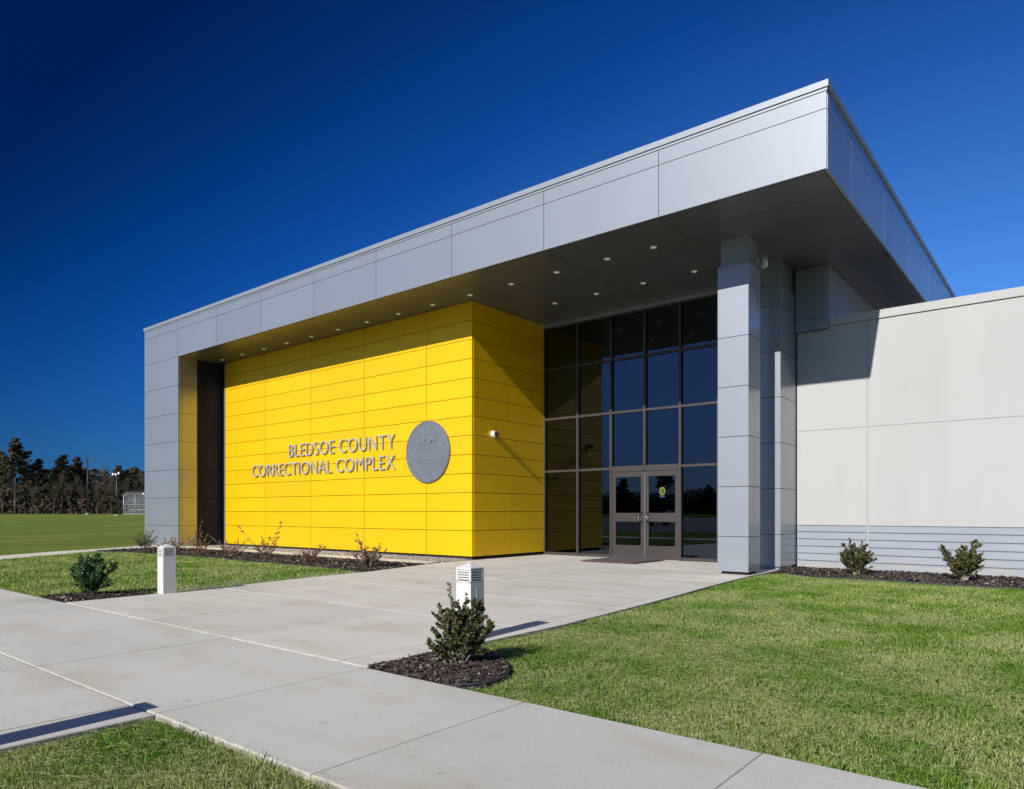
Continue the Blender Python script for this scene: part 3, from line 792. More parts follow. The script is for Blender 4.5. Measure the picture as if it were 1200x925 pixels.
turf([(-3.5, 3.785), (3.5, 3.785), (3.5, 3.86), (-3.5, 3.86)], 3500, .07, .0036, 'ragged grass at the far edge of the cross path', .05)
edgeR = [p for p in REg if p[1] > 5.2][:-1]
turf([(-3.62, 3.84), (-1.2, 3.84), (-.2, 7.2), (-3.9, 7.2), (-4.62, 7.2), (-4.62, 5.16), (-4.2, 4.94), (-3.85, 4.7), (-3.6, 4.44), (-3.48, 4.2), (-3.48, 3.98)], 21000, .046, .0034, 'mown turf near the corner bed right of the path', .03)
turf([(-1.2, 3.84), (3.5, 3.84), (5.5, 7.2), (-.2, 7.2)], 14000, .046, .0042, 'mown turf on the near right', .03)
turf([(-4.70, 7.2), (6, 7.2), (6.5, 10.4), (-4.9, 10.4), (-4.82, 9.2)], 8500, .046, .0055, 'middle turf of the right lawn', .02)
turf([(-4.92, 10.4), (6.5, 10.4), (6.5, 14.64), (3, 14.66), (-.7, 14.7), (-2.3, 14.76), (-4.1, 14.86), (-4.9, 15.3), (-5.24, 14.98), (-5.2, 13.9), (-5.08, 12.4)], 5200, .046, .007, 'turf of the right lawn before the wing', .01)
turf([(-4.62, -.4), (-1.2, -.4), (-1.2, 2.05), (-4.62, 2.05)], 24000, .046, .0032, 'shaggy turf of the front left corner lawn', .035)
turf([(-22.2, 3.85), (-12.55, 3.85), (-12.55, 4.5), (-12.05, 4.9), (-11.45, 5.15), (-11.6, 6.5), (-11.9, 8.2), (-12.05, 9.8), (-13.3, 10.05), (-15.8, 10.15), (-18.3, 10.2), (-21.8, 10.2), (-23.8, 10.0), (-25.4, 9.4), (-25.0, 8.9), (-24.3, 7.8), (-23.1, 6.1)], 1700, .062, .012, 'turf of the left lawn before the yellow wall', .01)

# ---------------------------------------------------------------- shrubs
def shrub(loc, stems, lsize, nleaf, lmat, smat, label, cat='shrub', group=None, name='shrub', whorl=1.0, seed=1, low=.25, rad=.05, stemr=.006):
    """stems: list of (dx, dy, height, bend). Leaves sit along the stems and their side twigs."""
    rr = random.Random(seed)
    root = empty(name, loc, label, cat, group)
    st = MB(); lv = []
    def leaf(p, d, s):
        d = d.normalized(); a = d.cross(Vector((rr.uniform(-1, 1), rr.uniform(-1, 1), rr.uniform(-1, 1)))).normalized()
        nrm = d.cross(a); w = s*.30
        tip = p+d*s; m1 = p+d*s*.45+a*w+nrm*s*.08; m2 = p+d*s*.45-a*w+nrm*s*.08
        lv.extend([tuple(p), tuple(m1), tuple(tip), tuple(m2)])
    segs = []
    for dx, dy, h, bend in stems:
        p0 = Vector((rr.uniform(-.02, .02), rr.uniform(-.02, .02), -.03)); p3 = Vector((dx, dy, h))
        p1 = p0+Vector((dx*.25*bend, dy*.25*bend, h*.4)); p2 = p0+Vector((dx*.7, dy*.7, h*.72))
        pts = []
        for k in range(9):
            t = k/8; q = p0*(1-t)**3+p1*3*t*(1-t)**2+p2*3*t*t*(1-t)+p3*t**3
            pts.append(q+Vector((rr.gauss(0, .006), rr.gauss(0, .006), 0)))
        st.tube(pts, [stemr*(1.3-1.0*k/8) for k in range(9)], 5); segs.append(pts)
        for k in range(2, 8):
            for _ in range(2 if k < 6 else 1):
                if rr.random() < .8:
                    q = pts[k]; L = rr.uniform(.5, 1.3)*rad*(1.25-k/9)*2.2
                    dirv = Vector((rr.gauss(0, 1)+dx*1.5, rr.gauss(0, 1)+dy*1.5, abs(rr.gauss(.7, .5)))).normalized()
                    tw = [q, q+dirv*L*.5, q+dirv*L+Vector((0, 0, L*.2))]
                    st.tube(tw, [stemr*.55, stemr*.4, stemr*.2], 4)
                    segs.append(tw)
    per = max(1, nleaf//len(segs))
    for pts in segs:
        main = len(pts) > 4
        for _ in range(int(per*(1.8 if main else .85))):
            t = rr.uniform(low if main else .15, 1)**(.8); u = t*(len(pts)-1); i = min(int(u), len(pts)-2); q = pts[i].lerp(pts[i+1], u-i)
            ax = (pts[i+1]-pts[i]).normalized()
            d = (ax*rr.uniform(.1, .9)+Vector((rr.gauss(0, 1), rr.gauss(0, 1), rr.gauss(.1, .7))).normalized()*whorl)
            leaf(q, d, lsize*rr.uniform(.6, 1.25))
    st.build('stems', smat, root)
    np_mesh('foliage', np.array(lv), None, 4, lmat, root)
    return root
def ring_stems(n, rx, h, seed, lo=.35, hv=.25):
    rr = random.Random(seed); out = []
    for k in range(n):
        a = 2*math.pi*(k+rr.uniform(-.3, .3))/n; q = rr.uniform(lo, 1)
        out.append((rx*q*math.cos(a), rx*q*math.sin(a), h*(1-.45*q**2)*rr.uniform(1-hv, 1.0), rr.uniform(.6, 1.6)))
    return out
cr, sr = math.cos(R(39)), math.sin(R(39))
def vs(stems):  # stems given as (sideways as seen from the path, depth, height, bend)
    return [(a*cr-b*sr, a*sr+b*cr, h, c_) for a, b, h, c_ in stems]
near = vs([(-.11, -.02, .70, .7), (-.21, .0, .52, 1.2), (-.24, -.05, .33, 1.2), (-.30, .0, .20, 1.3), (.02, .04, .60, 1), (.10, -.04, .58, 1), (.17, .02, .56, .9), (.24, .0, .40, 1.2),
           (.18, .1, .32, 1.3), (-.08, -.14, .40, 1.2), (.05, -.15, .42, 1.2), (.0, .16, .45, 1.1), (-.12, .12, .46, 1.1), (.12, .14, .5, 1), (-.16, -.08, .42, 1), (.04, 0, .5, .8), (-.05, 0, .55, .9), (.20, -.08, .30, 1.2), (.0, -.06, .46, 1)])
shrub((-4.12, 4.42, -.02), near, .032, 11000, M['holly'], M['stem'], 'olive-brown holly-like shrub in the corner mulch bed in front of a white bollard', seed=3, low=.38, rad=.07, whorl=.8, group=None)
r1 = vs([(-.26, 0, .66, 1), (-.12, .05, .76, .8), (.02, .1, .62, 1), (.12, 0, .70, .9), (.28, 0, .52, 1.3), (.22, .12, .5, 1.2), (-.2, -.1, .5, 1.2), (.0, -.14, .52, 1.1), (.16, -.12, .48, 1.1), (-.3, .05, .42, 1.3), (-.05, .0, .6, 1), (.3, -.05, .38, 1.4), (-.14, .14, .55, 1), (.08, .05, .55, 1)])
shrub((-3.62, 15.75, -.02), r1, .044, 8500, M['holly'], M['stem'], 'rounded olive shrub before the ribbed wall, nearer the column', group='shrubs along the white wing', seed=5, low=.3, rad=.10, whorl=.8, stemr=.009)
r2 = vs([(-.46, 0, .64, 1.5), (-.40, .05, .70, 1.4), (-.28, .0, .52, 1.3), (.02, .05, .68, 1), (.18, 0, .80, .9), (.26, .05, .72, 1), (.10, .08, .66, 1), (.30, -.05, .55, 1.2), (-.1, -.1, .46, 1.2), (.12, -.12, .55, 1.1), (.0, .1, .5, 1.1), (.32, .1, .42, 1.4), (.2, .0, .55, 1), (-.18, .05, .44, 1.2), (.05, -.04, .5, 1)])
shrub((-1.72, 15.65, -.02), r2, .044, 9000, M['holly'], M['stem'], 'lopsided olive shrub with one leaning branch before the ribbed wall, farther from the column', group='shrubs along the white wing', seed=8, low=.3, rad=.10, whorl=.8, stemr=.009)
shrub((-12.05, 4.42, -.02), ring_stems(22, .40, .72, 4, .2, .15), .040, 9000, M['green'], M['stem'], 'dense bright green shrub on a small mulch patch left of the white bollard', seed=11, low=.1, rad=.085)
shrub((-25.1, 10.9, -.02), ring_stems(14, .50, .80, 14), .05, 1100, M['privet'], M['rstem'], 'loose green shrub at the left end of the mulch bed beside the grey pier', seed=12, low=.2, rad=.10)
for (x, y, stems, nl, sd, lb) in (
    (-22.85, 10.75, ring_stems(9, .52, .62, 21), 260, 21, 'low russet shrub in front of the grey pier, just right of the green one'),
    (-21.2, 10.8, vs([(-.3, 0, .6, 1), (-.1, 0, .9, .7), (.08, 0, 1.3, .6), (.0, .1, .8, 1), (.25, 0, .7, 1.2), (.4, 0, .5, 1.3), (.1, -.1, .5, 1), (-.2, .1, .6, 1)]), 230, 22, 'tall sparse russet shrub before the mustard jamb, behind the left bollard'),
    (-19.5, 10.95, vs([(-.75, 0, .78, 1.4), (-.4, 0, .5, 1.3), (-.15, 0, .55, 1), (.2, 0, .6, 1), (.35, .1, .5, 1.2), (.1, -.1, .4, 1), (-.3, -.1, .35, 1.2), (.45, 0, .35, 1.3)]), 260, 23, 'russet shrub with one long bare arching twig before the dark recess'),
    (-17.75, 10.95, vs([(-.8, 0, 1.1, 1.3), (-.3, 0, .55, 1.2), (-.1, 0, .7, 1), (.15, 0, .75, 1), (.5, 0, 1.25, .8), (.3, .1, .6, 1), (.0, -.1, .5, 1), (-.35, .1, .5, 1.2), (.35, 0, .45, 1.3)]), 300, 24, 'russet shrub with two long whip shoots in a V before the yellow wall'),
    (-15.4, 10.75, vs([(-.4, 0, .3, 1.3), (-.2, 0, .35, 1.2), (.0, 0, .38, 1), (.2, 0, .42, 1), (.35, 0, .58, 1), (.4, .05, .5, 1), (.1, .1, .35, 1), (-.1, -.1, .3, 1)]), 260, 25, 'lowest russet shrub in the bed below the yellow wall'),
    (-12.95, 10.65, vs([(-.42, 0, .48, 1.3), (-.26, 0, .92, .9), (-.18, 0, .74, 1), (-.05, 0, .62, 1), (.12, 0, .55, 1), (.3, 0, .66, 1.1), (.45, 0, .52, 1.3), (.22, .1, .5, 1), (-.1, -.1, .45, 1), (.0, .1, .4, 1), (.2, -.1, .35, 1), (.34, .05, .35, 1.2), (-.24, .05, .4, 1)]), 620, 26, 'fullest russet shrub at the right end of the bed beside the path')):
    shrub((x, y, -.02), [(a_, b_, h_*.88, c_) for a_, b_, h_, c_ in stems], .045, nl*3, M['red'], M['rstem'], lb, group='russet shrubs in the bed below the yellow wall', seed=sd, low=.3, rad=.07, stemr=.007)

# ---------------------------------------------------------------- bollards
def bollard(x, y, label, first=None):
    if first is not None:
        r_ = first.copy(); C.objects.link(r_); r_.location = (x, y, 0); r_['label'] = label
        for ch in first.children:
            c_ = ch.copy(); C.objects.link(c_); c_.parent = r_
            for gch in ch.children:
                d_ = gch.copy(); C.objects.link(d_); d_.parent = c_
        return r_
    r_ = empty('bollard_light', (x, y, 0), label, 'bollard', 'white bollard lights along the path')
    w = .10
    mb = MB(); mb.box(-w, w, -w, w, .0, .585); mb.build('body', M['bwhite'], r_)
    mb = MB(); mb.box(-w+.012, w-.012, -w+.012, w-.012, .585, .73); core = mb.build('lamp_core', M['slot'], r_)
    mb = MB()
    t = .012
    for sx, sy in ((-1, -1), (1, -1), (1, 1), (-1, 1)):
        x0, x1 = sorted((sx*w, sx*(w-.025))); y0, y1 = sorted((sy*w, sy*(w-.025))); mb.box(x0, x1, y0, y1, .59, .715)
    mb.box(-w, w, -w, w, .588, .605)
    for k in range(4):
        z = .622+.026*k
        a = w-.026
        # sloping louvre blades on all four sides
        for ax in range(4):
            c_, s_ = (1, 0, -1, 0)[ax], (0, 1, 0, -1)[ax]
            P = [(-a, -w+.001, z), (a, -w+.001, z), (a, -w+.02, z+.012), (-a, -w+.02, z+.012), (-a, -w+.001, z+.009), (a, -w+.001, z+.009), (a, -w+.02, z+.021), (-a, -w+.02, z+.021)]
            P = [(p[0]*c_-p[1]*s_, p[0]*s_+p[1]*c_, p[2]-.004) for p in P]
            mb.add(P, [(0, 3, 2, 1), (4, 5, 6, 7), (0, 1, 5, 4), (1, 2, 6, 5), (2, 3, 7, 6), (3, 0, 4, 7)])
    mb.box(-w, w, -w, w, .718, .735)
    mb.build('louvres', M['bwhite'], r_)
    mb = MB(); mb.frustum(0, 0, .735, .785, w*math.sqrt(2), .01); mb.build('cap', M['bwhite'], r_)
    return r_
b0 = bollard(-11.39, 5.28, 'white louvred bollard at the left edge of the path beside the lawn')
b1 = bollard(-4.84, 5.30, 'white louvred bollard half hidden behind the nearest shrub', b0)
b2 = bollard(-4.78, .76, 'white louvred bollard casting the long shadow across the left foreground walk', b0)
mb = MB(); mb.box(.1005, .102, -.012, -.006, .42, .53); mb.build('white_strip', M['white'], b1)  # thin white strip on the right face of this bollard only

# ---------------------------------------------------------------- far things
def at(px, D, z=None):
    t = (px-600)/825; x = D*(t*cr-sr); y = D*(t*sr+cr)
    return (x, y, gz(x, y)-.05 if z is None else z)
def base_disc(mb, r, h): mb.frustum(0, 0, -.4, h, r, r, 16, 0, True)
lx_, ly_, lz_ = at(102.5, 140)
lp = empty('lamp_post', (lx_, ly_, lz_), 'tall dark lamp post with one shoebox head in the far field', 'lamp post', 'lamp posts in the far field')
mb = MB(); mb.tube([(0, 0, .3), (0, 0, 11.3)], [.15, .09], 10); mb.build('pole', M['pole'], lp)
mb = MB(); mb.tube([(0, 0, 11.1), (.5*cr, .5*sr, 11.12)], .05, 6); mb.add([(x*cr-y*sr, x*sr+y*cr, z) for x, y, z in
    [(.4, -.25, 11.0), (1.3, -.25, 11.0), (1.3, .25, 11.0), (.4, .25, 11.0), (.4, -.25, 11.22), (1.3, -.25, 11.22), (1.3, .25, 11.22), (.4, .25, 11.22)]],
    [(0, 3, 2, 1), (4, 5, 6, 7), (0, 1, 5, 4), (1, 2, 6, 5), (2, 3, 7, 6), (3, 0, 4, 7)]); mb.build('lamp_head', M['pole'], lp)
mb = MB(); base_disc(mb, .38, .35); mb.build('concrete_base', M['conc2'], lp)
lx_, ly_, lz_ = at(137, 96)
lp = empty('lamp_post', (lx_, ly_, lz_), 'shorter dark lamp post topped with pale floodlights, right of the tall one', 'lamp post', 'lamp posts in the far field')
mb = MB(); mb.tube([(0, 0, .2), (0, 0, 5.75)], [.12, .10], 10); mb.build('pole', M['pole'], lp)
mb = MB(); mb.tube([(-.5*cr, -.5*sr, 5.72), (.3*cr, .3*sr, 5.75)], .04, 6); mb.build('cross_arm', M['white'], lp)
for (a, z, w_) in ((-.52, 5.7, .16), (-.1, 5.68, .15), (.27, 5.85, .16)):
    mb = MB(); mb.frustum(a*cr, a*sr, z-.12, z+.14, w_, w_*.7, 8, .3); mb.build('floodlight', M['white'], lp)
mb = MB(); base_disc(mb, .34, .2); mb.build('concrete_base', M['conc2'], lp)

# perimeter fence with stacked razor coils
F0 = at(145, 150); fdir = Vector((cr, sr, 0))
fn = empty('perimeter_fence', F0, 'tall pale chain-link fence packed with razor wire coils at the far edge of the field', 'fence', rz=math.atan2(sr, cr))
FL, FH = 22.0, 4.3
mb = MB()
for k in range(10): pass
for k in range(10):
    p = MB(); x = k*2.4; p.tube([(x, 0, -.2), (x, 0, FH+.05)], .045 if k else .08, 6); p.build('fence_post', M['galv'], fn)
mb = MB(); mb.tube([(0, 0, FH), (FL, 0, FH)], .03, 5); mb.tube([(0, 0, FH*.5), (FL, 0, FH*.5)], .025, 5); mb.tube([(0, 0, .1), (FL, 0, .1)], .07, 4); mb.build('rail', M['galv'], fn)
mb = MB(); s = .22; r_ = .012
k = -FH
while k < FL:
    x0 = max(k, 0); z0 = x0-k; x1 = min(k+FH, FL); z1 = x1-k
    mb.tube([(x0, .03, z0), (x1, .03, z1)], r_, 3, False, False); mb.tube([(x0, -.03, FH-z0), (x1, -.03, FH-z1)], r_, 3, False, False)
    k += s
mb.build('chain_link', M['galv'], fn)
for z, yy in ((.4, .5), (.9, .9), (1.2, .5), (1.9, .8), (2.0, .5), (2.8, .45), (3.0, .9), (3.6, .35), (4.45, 0)):
    p = MB(); pts = []; T = int(FL/.45)*8
    for i in range(T+1):
        a = 2*math.pi*i/8; pts.append((.2+i*(FL-.4)/T, yy+.38*math.cos(a+z), z+.40*math.sin(a+z)))
    p.tube(pts, .035, 3, False, False); p.build('razor_coil', M['galv'], fn)
mb = MB(); mb.box(4.1, 4.4, -.2, 0, FH-.1, FH+.35); mb.build('junction_box', M['white'], fn)

# trees
def pine_mesh(seed, H, crown0, spread, dens):
    rr = random.Random(seed); tr = MB(); lv = []
    lean = rr.uniform(-.3, .3)
    pts = [(lean*(k/8)**2, 0, H*k/8) for k in range(9)]
    tr.tube(pts, [.17*H/12*(1.05-.95*k/8) for k in range(9)], 7)
    nb = int(dens)
    for b in range(nb):
        t = crown0+(1-crown0)*(b+rr.random())/nb
        z = H*t; L = spread*(1-((t-crown0)/(1-crown0))**1.6)*rr.uniform(.55, 1.15)+.35
        a = rr.uniform(0, 6.283); up = rr.uniform(.05, .45)+.25*t
        d = Vector((math.cos(a), math.sin(a), up)).normalized(); p0 = Vector((lean*t*t, 0, z)); p1 = p0+d*L
        tr.tube([p0, p0.lerp(p1, .5)+Vector((0, 0, -.08*L)), p1], [.05, .035, .015], 4)
        nc = max(3, int(L*3.4))
        for c_ in range(nc):
            s_ = .3+.7*(c_+rr.random())/nc; q = p0.lerp(p1, s_)+Vector((rr.gauss(0, .18), rr.gauss(0, .18), rr.gauss(.05, .12)))
            for _ in range(15):
                o_ = Vector((rr.gauss(0, .22), rr.gauss(0, .22), rr.gauss(0, .13))); e1 = Vector((rr.gauss(0, 1), rr.gauss(0, 1), rr.gauss(0, .6))).normalized()*rr.uniform(.18, .38)
                e2 = e1.orthogonal().normalized()*rr.uniform(.07, .17)
                c0_ = q+o_; lv.extend([tuple(c0_-e1), tuple(c0_+e2), tuple(c0_+e1), tuple(c0_-e2)])
    return tr, np.array(lv)
def bare_mesh(seed, H):
    rr = random.Random(seed); tr = MB(); tw = MB()
    def br(p, d, L, r, lev):
        n = 4; pts = [p]
        for k in range(n):
            d = (d+Vector((rr.gauss(0, .12), rr.gauss(0, .12), .06))).normalized(); pts.append(pts[-1]+d*L/n)
        (tr if lev < 1 else tw).tube(pts, [r*(1-.6*k/n) for k in range(n+1)], 5 if lev < 2 else 3, False)
        if lev < 4:
            for _ in range((6, 5, 4, 4)[lev]):
                s_ = rr.uniform(.35, 1); i = min(int(s_*n), n-1); q = pts[i].lerp(pts[i+1], s_*n-i)
                nd = (d+Vector((rr.gauss(0, .55), rr.gauss(0, .55), rr.uniform(0, .5)))).normalized()
                br(q, nd, L*rr.uniform(.42, .65), max(r*.42, .018), lev+1)
    br(Vector((0, 0, -.3)), Vector((0, 0, 1)), H*.62, .16*H/12, 0)
    return tr, tw
protos = {}
def make_tree(kind, i):
    if kind == 'pine':
        Hh, c0, sp, dn = [(16, .38, 3.6, 70), (14, .28, 4.2, 80), (12, .2, 4.0, 80), (18, .5, 4.0, 54)][i]
        tr, lv = pine_mesh(50+i, Hh, c0, sp, dn)
        r_ = empty('pine_tree', (0, 0, 0), 'x', 'tree', 'trees at the far edge of the field')
        tr.build('trunk', M['bark'], r_); np_mesh('crown', lv, None, 4, M['pine'], r_)
    else:
        tr, tw = bare_mesh(80+i, [13, 11][i])
        r_ = empty('bare_tree', (0, 0, 0), 'x', 'tree', 'trees at the far edge of the field')
        tr.build('trunk', M['twig'], r_); tw.build('crown', M['twig'], r_)
    return r_
def place(kind, i, px, D, h, label, rz):
    key = (kind, i)
    if key not in protos: r_ = make_tree(kind, i); protos[key] = r_
    else:
        s0 = protos[key]; r_ = s0.copy(); C.objects.link(r_)
        for ch in s0.children: c_ = ch.copy(); C.objects.link(c_); c_.parent = r_
    Hh = {'pine': [16, 14, 12, 18], 'bare': [13, 11]}[kind][i]
    r_.location = at(px, D); k = h/Hh; r_.scale = (k, k, k); r_.rotation_euler.z = rz; r_['label'] = label
    return r_
G_ = None
TREES = [
    ('pine', 3, 18, 178, 19.0, 'tallest pine with a flat layered crown and bare upper trunk, near the left edge'),
    ('pine', 2, -4, 182, 16.0, 'broad dark pine cut by the left picture edge'),
    ('pine', 1, 45, 182, 13.8, 'wide drooping pine just right of the tallest pine'),
    ('pine', 1, 73, 180, 14.8, 'left one of the close pair of pines left of the tall lamp post'),
    ('pine', 0, 90, 184, 14.6, 'right one of the close pair of pines, touching the tall lamp post'),
    ('pine', 2, 110, 190, 12.0, 'lower dark pine between the two lamp posts'),
    ('bare', 0, 122, 196, 14.0, 'pale leafless tree rising behind between the two lamp posts'),
    ('pine', 1, 139, 182, 12.2, 'dark pine behind the shorter lamp post'),
    ('pine', 2, 156, 184, 12.0, 'dense dark pine above the left end of the fence'),
    ('pine', 0, 167, 190, 11.4, 'pine above the fence partly behind the grey pier'),
    ('pine', 2, 31, 192, 11.8, 'low pine filling the gap right of the tallest pine'),
    ('bare', 1, 3, 172, 9.5, 'small leafless tree at the left edge in front of the pines'),
    ('bare', 1, 24, 173, 9.0, 'small leafless tree at the foot of the tallest pine'),
    ('bare', 0, 38, 174, 8.6, 'leafless tree before the drooping pine'),
    ('bare', 1, 62, 172, 9.4, 'leafless tree in front of the gap left of the pine pair'),
    ('bare', 0, 82, 174, 9.2, 'leafless tree before the close pair of pines'),
    ('bare', 1, 97, 174, 8.8, 'leafless tree just left of the tall lamp post'),
    ('bare', 0, 114, 174, 9.6, 'leafless tree just right of the tall lamp post'),
    ('bare', 1, 130, 176, 9.8, 'leafless tree just left of the shorter lamp post'),
    ('bare', 0, 147, 176, 9.4, 'leafless tree behind the left end of the fence'),
    ('bare', 1, 163, 178, 9.0, 'leafless tree behind the fence beside the grey pier'),
    ('pine', 1, 8, 198, 13.6, 'pine filling in behind the tallest one'),
    ('pine', 0, 64, 202, 12.6, 'pine rising behind the left side of the close pair'),
    ('pine', 1, 101, 200, 12.8, 'pine rising behind the tall lamp post'),
    ('pine', 2, 124, 204, 12.4, 'pine half hidden by the pale leafless tree'),
    ('pine', 1, 148, 202, 12.4, 'pine rising behind between the short lamp post and the fence'),
    ('pine', 0, 56, 200, 12.2, 'slim pine behind between the drooping pine and the pine pair'),
]
for i, (kd, ix, px_, D, h, lb) in enumerate(TREES): place(kd, ix, px_, D, h, lb, i*1.7)
# understorey behind and between the trunks: one dense mass
def brush(n, pxr, Dr, hmax, lab, name='undergrowth', pos=None):
    if pos is None:
        px_ = rng.uniform(*pxr, n); D = rng.uniform(*Dr, n); t = (px_-600)/825
        x = D*(t*cr-sr); y = D*(t*sr+cr)
    else: x, y = pos
    hm = hmax*(.55+.45*vnoise(x, y, .12, 5))
    z = .6+rng.beta(1.1, 1.4, n)*hm
    e1 = rng.normal(0, 1, (n, 3)); e1 *= (rng.uniform(.25, .75, n)/np.linalg.norm(e1, axis=1))[:, None]
    e2 = np.cross(e1, rng.normal(0, 1, (n, 3))); e2 *= (rng.uniform(.06, .30, n)/np.linalg.norm(e2, axis=1))[:, None]
    c_ = np.stack([x, y, z], 1)
    V = np.stack([c_-e1, c_+e2, c_+e1, c_-e2], 1).reshape(-1, 3)
    return V
V = brush(150000, (-60, 260), (180, 208), 9.5, '')
np_mesh('undergrowth', V, None, 4, M['twig'], kind='stuff', label='dark tangled undergrowth filling the wood behind the field', cat='wood')
# wood on the far side of the car park, behind the camera (seen mirrored in the lobby glass)
T_ = []
for i in range(44):
    s0 = protos[('pine', i % 4)] if i % 3 else protos[('bare', i % 2)]
    X = -230+i*5.6+rnd.uniform(-3, 3); Y = -165+rnd.uniform(-14, 14)
    k = rnd.uniform(.62, .92); a = rnd.uniform(0, 6)
    for ch in s0.children:
        me = ch.data; n = len(me.vertices); co = np.zeros(n*3, np.float32); me.vertices.foreach_get('co', co); co = co.reshape(-1, 3)*k
        c2 = co.copy(); c2[:, 0] = co[:, 0]*math.cos(a)-co[:, 1]*math.sin(a)+X; c2[:, 1] = co[:, 0]*math.sin(a)+co[:, 1]*math.cos(a)+Y; c2[:, 2] += .0
        if ch.name.startswith('crown') and s0.name.startswith('pine'): T_.append(c2)
T_.append(brush(70000, None, None, 9, '', pos=(rng.uniform(-240, 30, 70000), rng.uniform(-182, -168, 70000))))
np_mesh('woodland', np.concatenate(T_), None, 4, M['pine'], kind='stuff', label='distant pine wood mirrored dark in the lobby glass', cat='wood')

# car park on the side behind the camera, mirrored in the glass
mb = MB(); mb.box(-140, 40, -120, -8, -.2, -.03); mb.build('car_park', M['asphalt'], kind='structure', label='asphalt car park facing the entrance', cat='car park')
def car(paint):
    r_ = empty('parked_car', (0, 0, 0), 'x', 'car', 'parked cars mirrored in the lobby glass')
    prof = [(-2.2, .35), (-2.25, .75), (-2.1, .95), (-1.25, 1.02), (-.55, 1.42), (.75, 1.45), (1.45, 1.05), (2.15, .98), (2.25, .7), (2.2, .32)]
    bm = bmesh.new(); rings = []
    for y, sq in ((-.88, .0), (-.80, 1), (.80, 1), (.88, 0)):
        ring = []
        for x, z in prof:
            zz = z; xx = x; yy = y
            if z > 1.1: yy = y*.8
            if sq == 0 and z > 1.1: yy = y*.76; zz = z-.05
            ring.append(bm.verts.new((xx, yy, zz)))
        rings.append(ring)
    n_ = len(prof)
    for r0, r1 in zip(rings[:-1], rings[1:]):
        for i in range(n_): bm.faces.new((r0[i], r0[(i+1) % n_], r1[(i+1) % n_], r1[i]))
    bm.faces.new(rings[0]); bm.faces.new(rings[-1][::-1])
    bmesh.ops.recalc_face_normals(bm, faces=bm.faces)
    me = bpy.data.meshes.new('body'); bm.to_mesh(me); bm.free(); link('body', me, paint, r_)
    mb = MB()
    for s_ in (-1, 1): mb.add([(-1.05, s_*.72, 1.05), (1.2, s_*.72, 1.05), (.68, s_*.705, 1.38), (-.5, s_*.705, 1.38)] + [(-1.05, s_*.79, 1.05), (1.2, s_*.79, 1.05), (.68, s_*.725, 1.38), (-.5, s_*.725, 1.38)], [(0, 1, 2, 3), (7, 6, 5, 4), (0, 4, 5, 1), (1, 5, 6, 2), (2, 6, 7, 3), (3, 7, 4, 0)])
    mb.build('side_windows', M['dome'], r_)
    for sx in (-1.4, 1.4):
        for sy in (-.82, .82):
            mb = MB(); mb.tube([(sx, sy-.1, .32), (sx, sy+.1, .32)], .32, 16); mb.build('wheel', M['black'], r_)
    for sy in (-.6, .6):
        mb = MB(); mb.box(2.16, 2.27, sy-.16, sy+.16, .72, .86); mb.build('headlight', M['bright'], r_)
    return r_
def paint(n_, c_):
    m = N(n_); m.base(c_); m.set(Roughness=.3, Metallic=.4); m.b.inputs['Coat Weight'].default_value = 1; m.b.inputs['Coat Roughness'].default_value = .03; return m.m
cols = [('white', paint('paint_white', (.75, .75, .75))), ('silver', paint('paint_silver', (.45, .46, .48))), ('red', paint('paint_red', (.3, .02, .02))), ('dark blue', paint('paint_blue', (.02, .04, .12)))]
cars = [car(c_) for _, c_ in cols]
spots = [-12, -18.5, -25, -33]
for i, x in enumerate(spots):
    if i < 4: c_ = cars[i]
    else:
        s0 = cars[i % 4]; c_ = s0.copy(); C.objects.link(c_)
        for ch in s0.children: d_ = ch.copy(); C.objects.link(d_); d_.parent = c_
    c_.location = (x*1.3, -30, -.03); c_.rotation_euler.z = R(90)
    c_['label'] = '%s parked saloon car mirrored faintly in the lobby glass' % cols[i][0]

# ---------------------------------------------------------------- light, sky, camera
sunv = Vector((.077, -1, .563)).normalized()
elev = math.asin(sunv.z)
ld = bpy.data.lights.new('sun', 'SUN'); ld.energy = 5.0; ld.angle = R(.53); ld.color = (1, .965, .91)
lo = bpy.data.objects.new('sun', ld); C.objects.link(lo)
lo.rotation_euler = sunv.to_track_quat('Z', 'Y').to_euler(); lo.location = (0, -10, 20)
w_ = bpy.data.worlds.new('World'); sc.world = w_; w_.use_nodes = True; nt = w_.node_tree
bg = nt.nodes['Background']
sky = nt.nodes.new('ShaderNodeTexSky'); sky.sky_type = 'NISHITA'; sky.sun_disc = False
sky.sun_elevation = elev; sky.sun_rotation = math.atan2(sunv.x, sunv.y)
sky.altitude = 500; sky.air_density = 1.0; sky.dust_density = .3; sky.ozone_density = 4.0
# polarised sky: darkest at right angles to the sun
tc = nt.nodes.new('ShaderNodeTexCoord')
nrm = nt.nodes.new('ShaderNodeVectorMath'); nrm.operation = 'NORMALIZE'; nt.links.new(tc.outputs['Generated'], nrm.inputs[0])
dt = nt.nodes.new('ShaderNodeVectorMath'); dt.operation = 'DOT_PRODUCT'; nt.links.new(nrm.outputs[0], dt.inputs[0]); dt.inputs[1].default_value = sunv
cr_ = nt.nodes.new('ShaderNodeValToRGB'); mr = nt.nodes.new('ShaderNodeMapRange'); mr.inputs[1].default_value = -1; mr.inputs[2].default_value = 1
nt.links.new(dt.outputs['Value'], mr.inputs[0]); nt.links.new(mr.outputs[0], cr_.inputs[0])
e = cr_.color_ramp.elements
def cs(p, c): 
    k = e.new(p); k.color = (*c, 1)
e[0].position = 0; e[0].color = (1.0, 1.0, 1.0, 1); e[1].position = 1; e[1].color = (.5, .6, .75, 1)
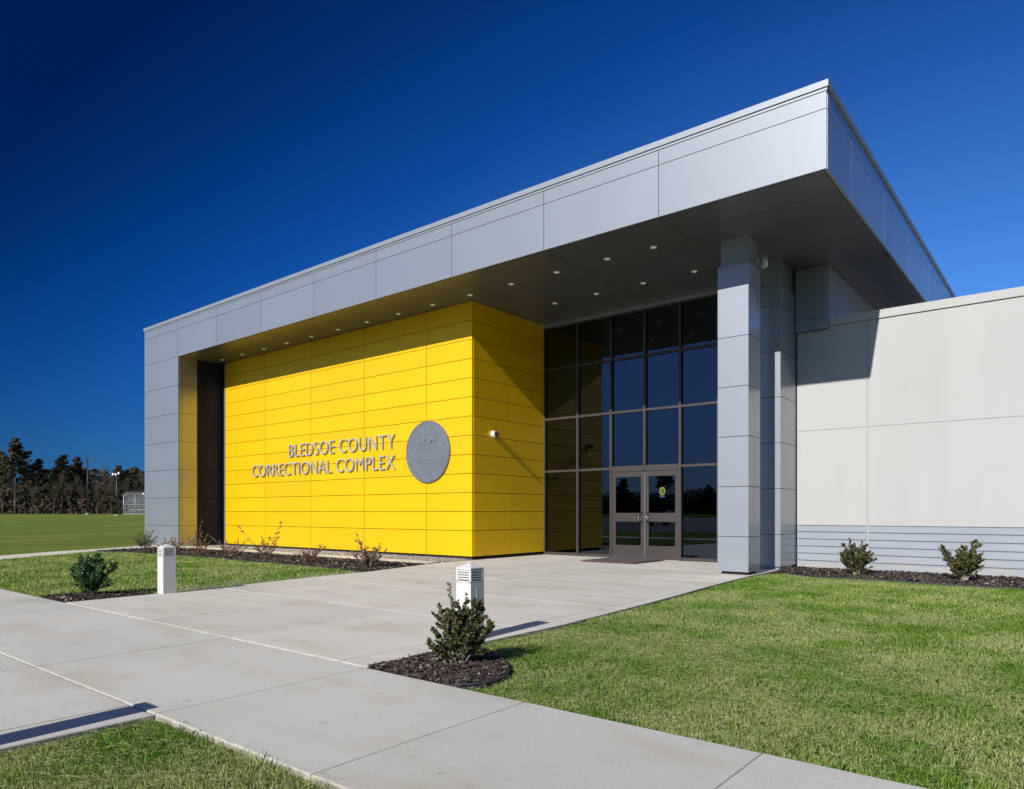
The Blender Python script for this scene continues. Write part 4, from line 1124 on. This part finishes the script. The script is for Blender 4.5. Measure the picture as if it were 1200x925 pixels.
cs(.08, (.50, .85, 1.25)); cs(.20, (.24, .58, 1.06)); cs(.30, (.05, .32, .80)); cs(.38, (.012, .19, .52)); cs(.46, (.002, .085, .27)); cs(.58, (.004, .09, .26)); cs(.72, (.29, .50, .88)); cs(.88, (.58, .78, 1.12))
mu = nt.nodes.new('ShaderNodeMix'); mu.data_type = 'RGBA'; mu.blend_type = 'MULTIPLY'; mu.inputs[0].default_value = 1
nt.links.new(sky.outputs[0], mu.inputs[6]); nt.links.new(cr_.outputs[0], mu.inputs[7]); # paler, less polarised air close to the horizon
sz_ = nt.nodes.new('ShaderNodeSeparateXYZ'); nt.links.new(nrm.outputs[0], sz_.inputs[0])
hz = nt.nodes.new('ShaderNodeMapRange'); hz.interpolation_type = 'SMOOTHSTEP'; nt.links.new(sz_.outputs[2], hz.inputs[0])
hz.inputs[1].default_value = -.05; hz.inputs[2].default_value = .32; hz.inputs[3].default_value = .75; hz.inputs[4].default_value = 0
m2_ = nt.nodes.new('ShaderNodeMix'); m2_.data_type = 'RGBA'; m2_.blend_type = 'MULTIPLY'; m2_.inputs[0].default_value = 1
nt.links.new(sky.outputs[0], m2_.inputs[6]); m2_.inputs[7].default_value = (.07, .17, .36, 1)
m3_ = nt.nodes.new('ShaderNodeMix'); m3_.data_type = 'RGBA'; nt.links.new(hz.outputs[0], m3_.inputs[0])
nt.links.new(mu.outputs[2], m3_.inputs[6]); nt.links.new(m2_.outputs[2], m3_.inputs[7])
nt.links.new(m3_.outputs[2], bg.inputs[0])
bg.inputs[1].default_value = .10

cd = bpy.data.cameras.new('camera'); cam = bpy.data.objects.new('camera', cd); C.objects.link(cam); sc.camera = cam
cam.location = (0, 0, 1.3); cam.rotation_euler = (R(90), 0, R(39)); cd.sensor_width = 36; cd.lens = 36*825/1200
cd.shift_y = 137.5/1200; cd.clip_end = 6000; cd.clip_start = .05
sc.view_settings.view_transform = 'Standard'; sc.view_settings.look = 'None'; sc.view_settings.gamma = 1; sc.view_settings.exposure = .2
sc.cycles.use_denoising = True; sc.cycles.max_bounces = 8; sc.cycles.transparent_max_bounces = 8
sc.cycles.sample_clamp_indirect = 8
sc.render.resolution_x = 1024; sc.render.resolution_y = 789
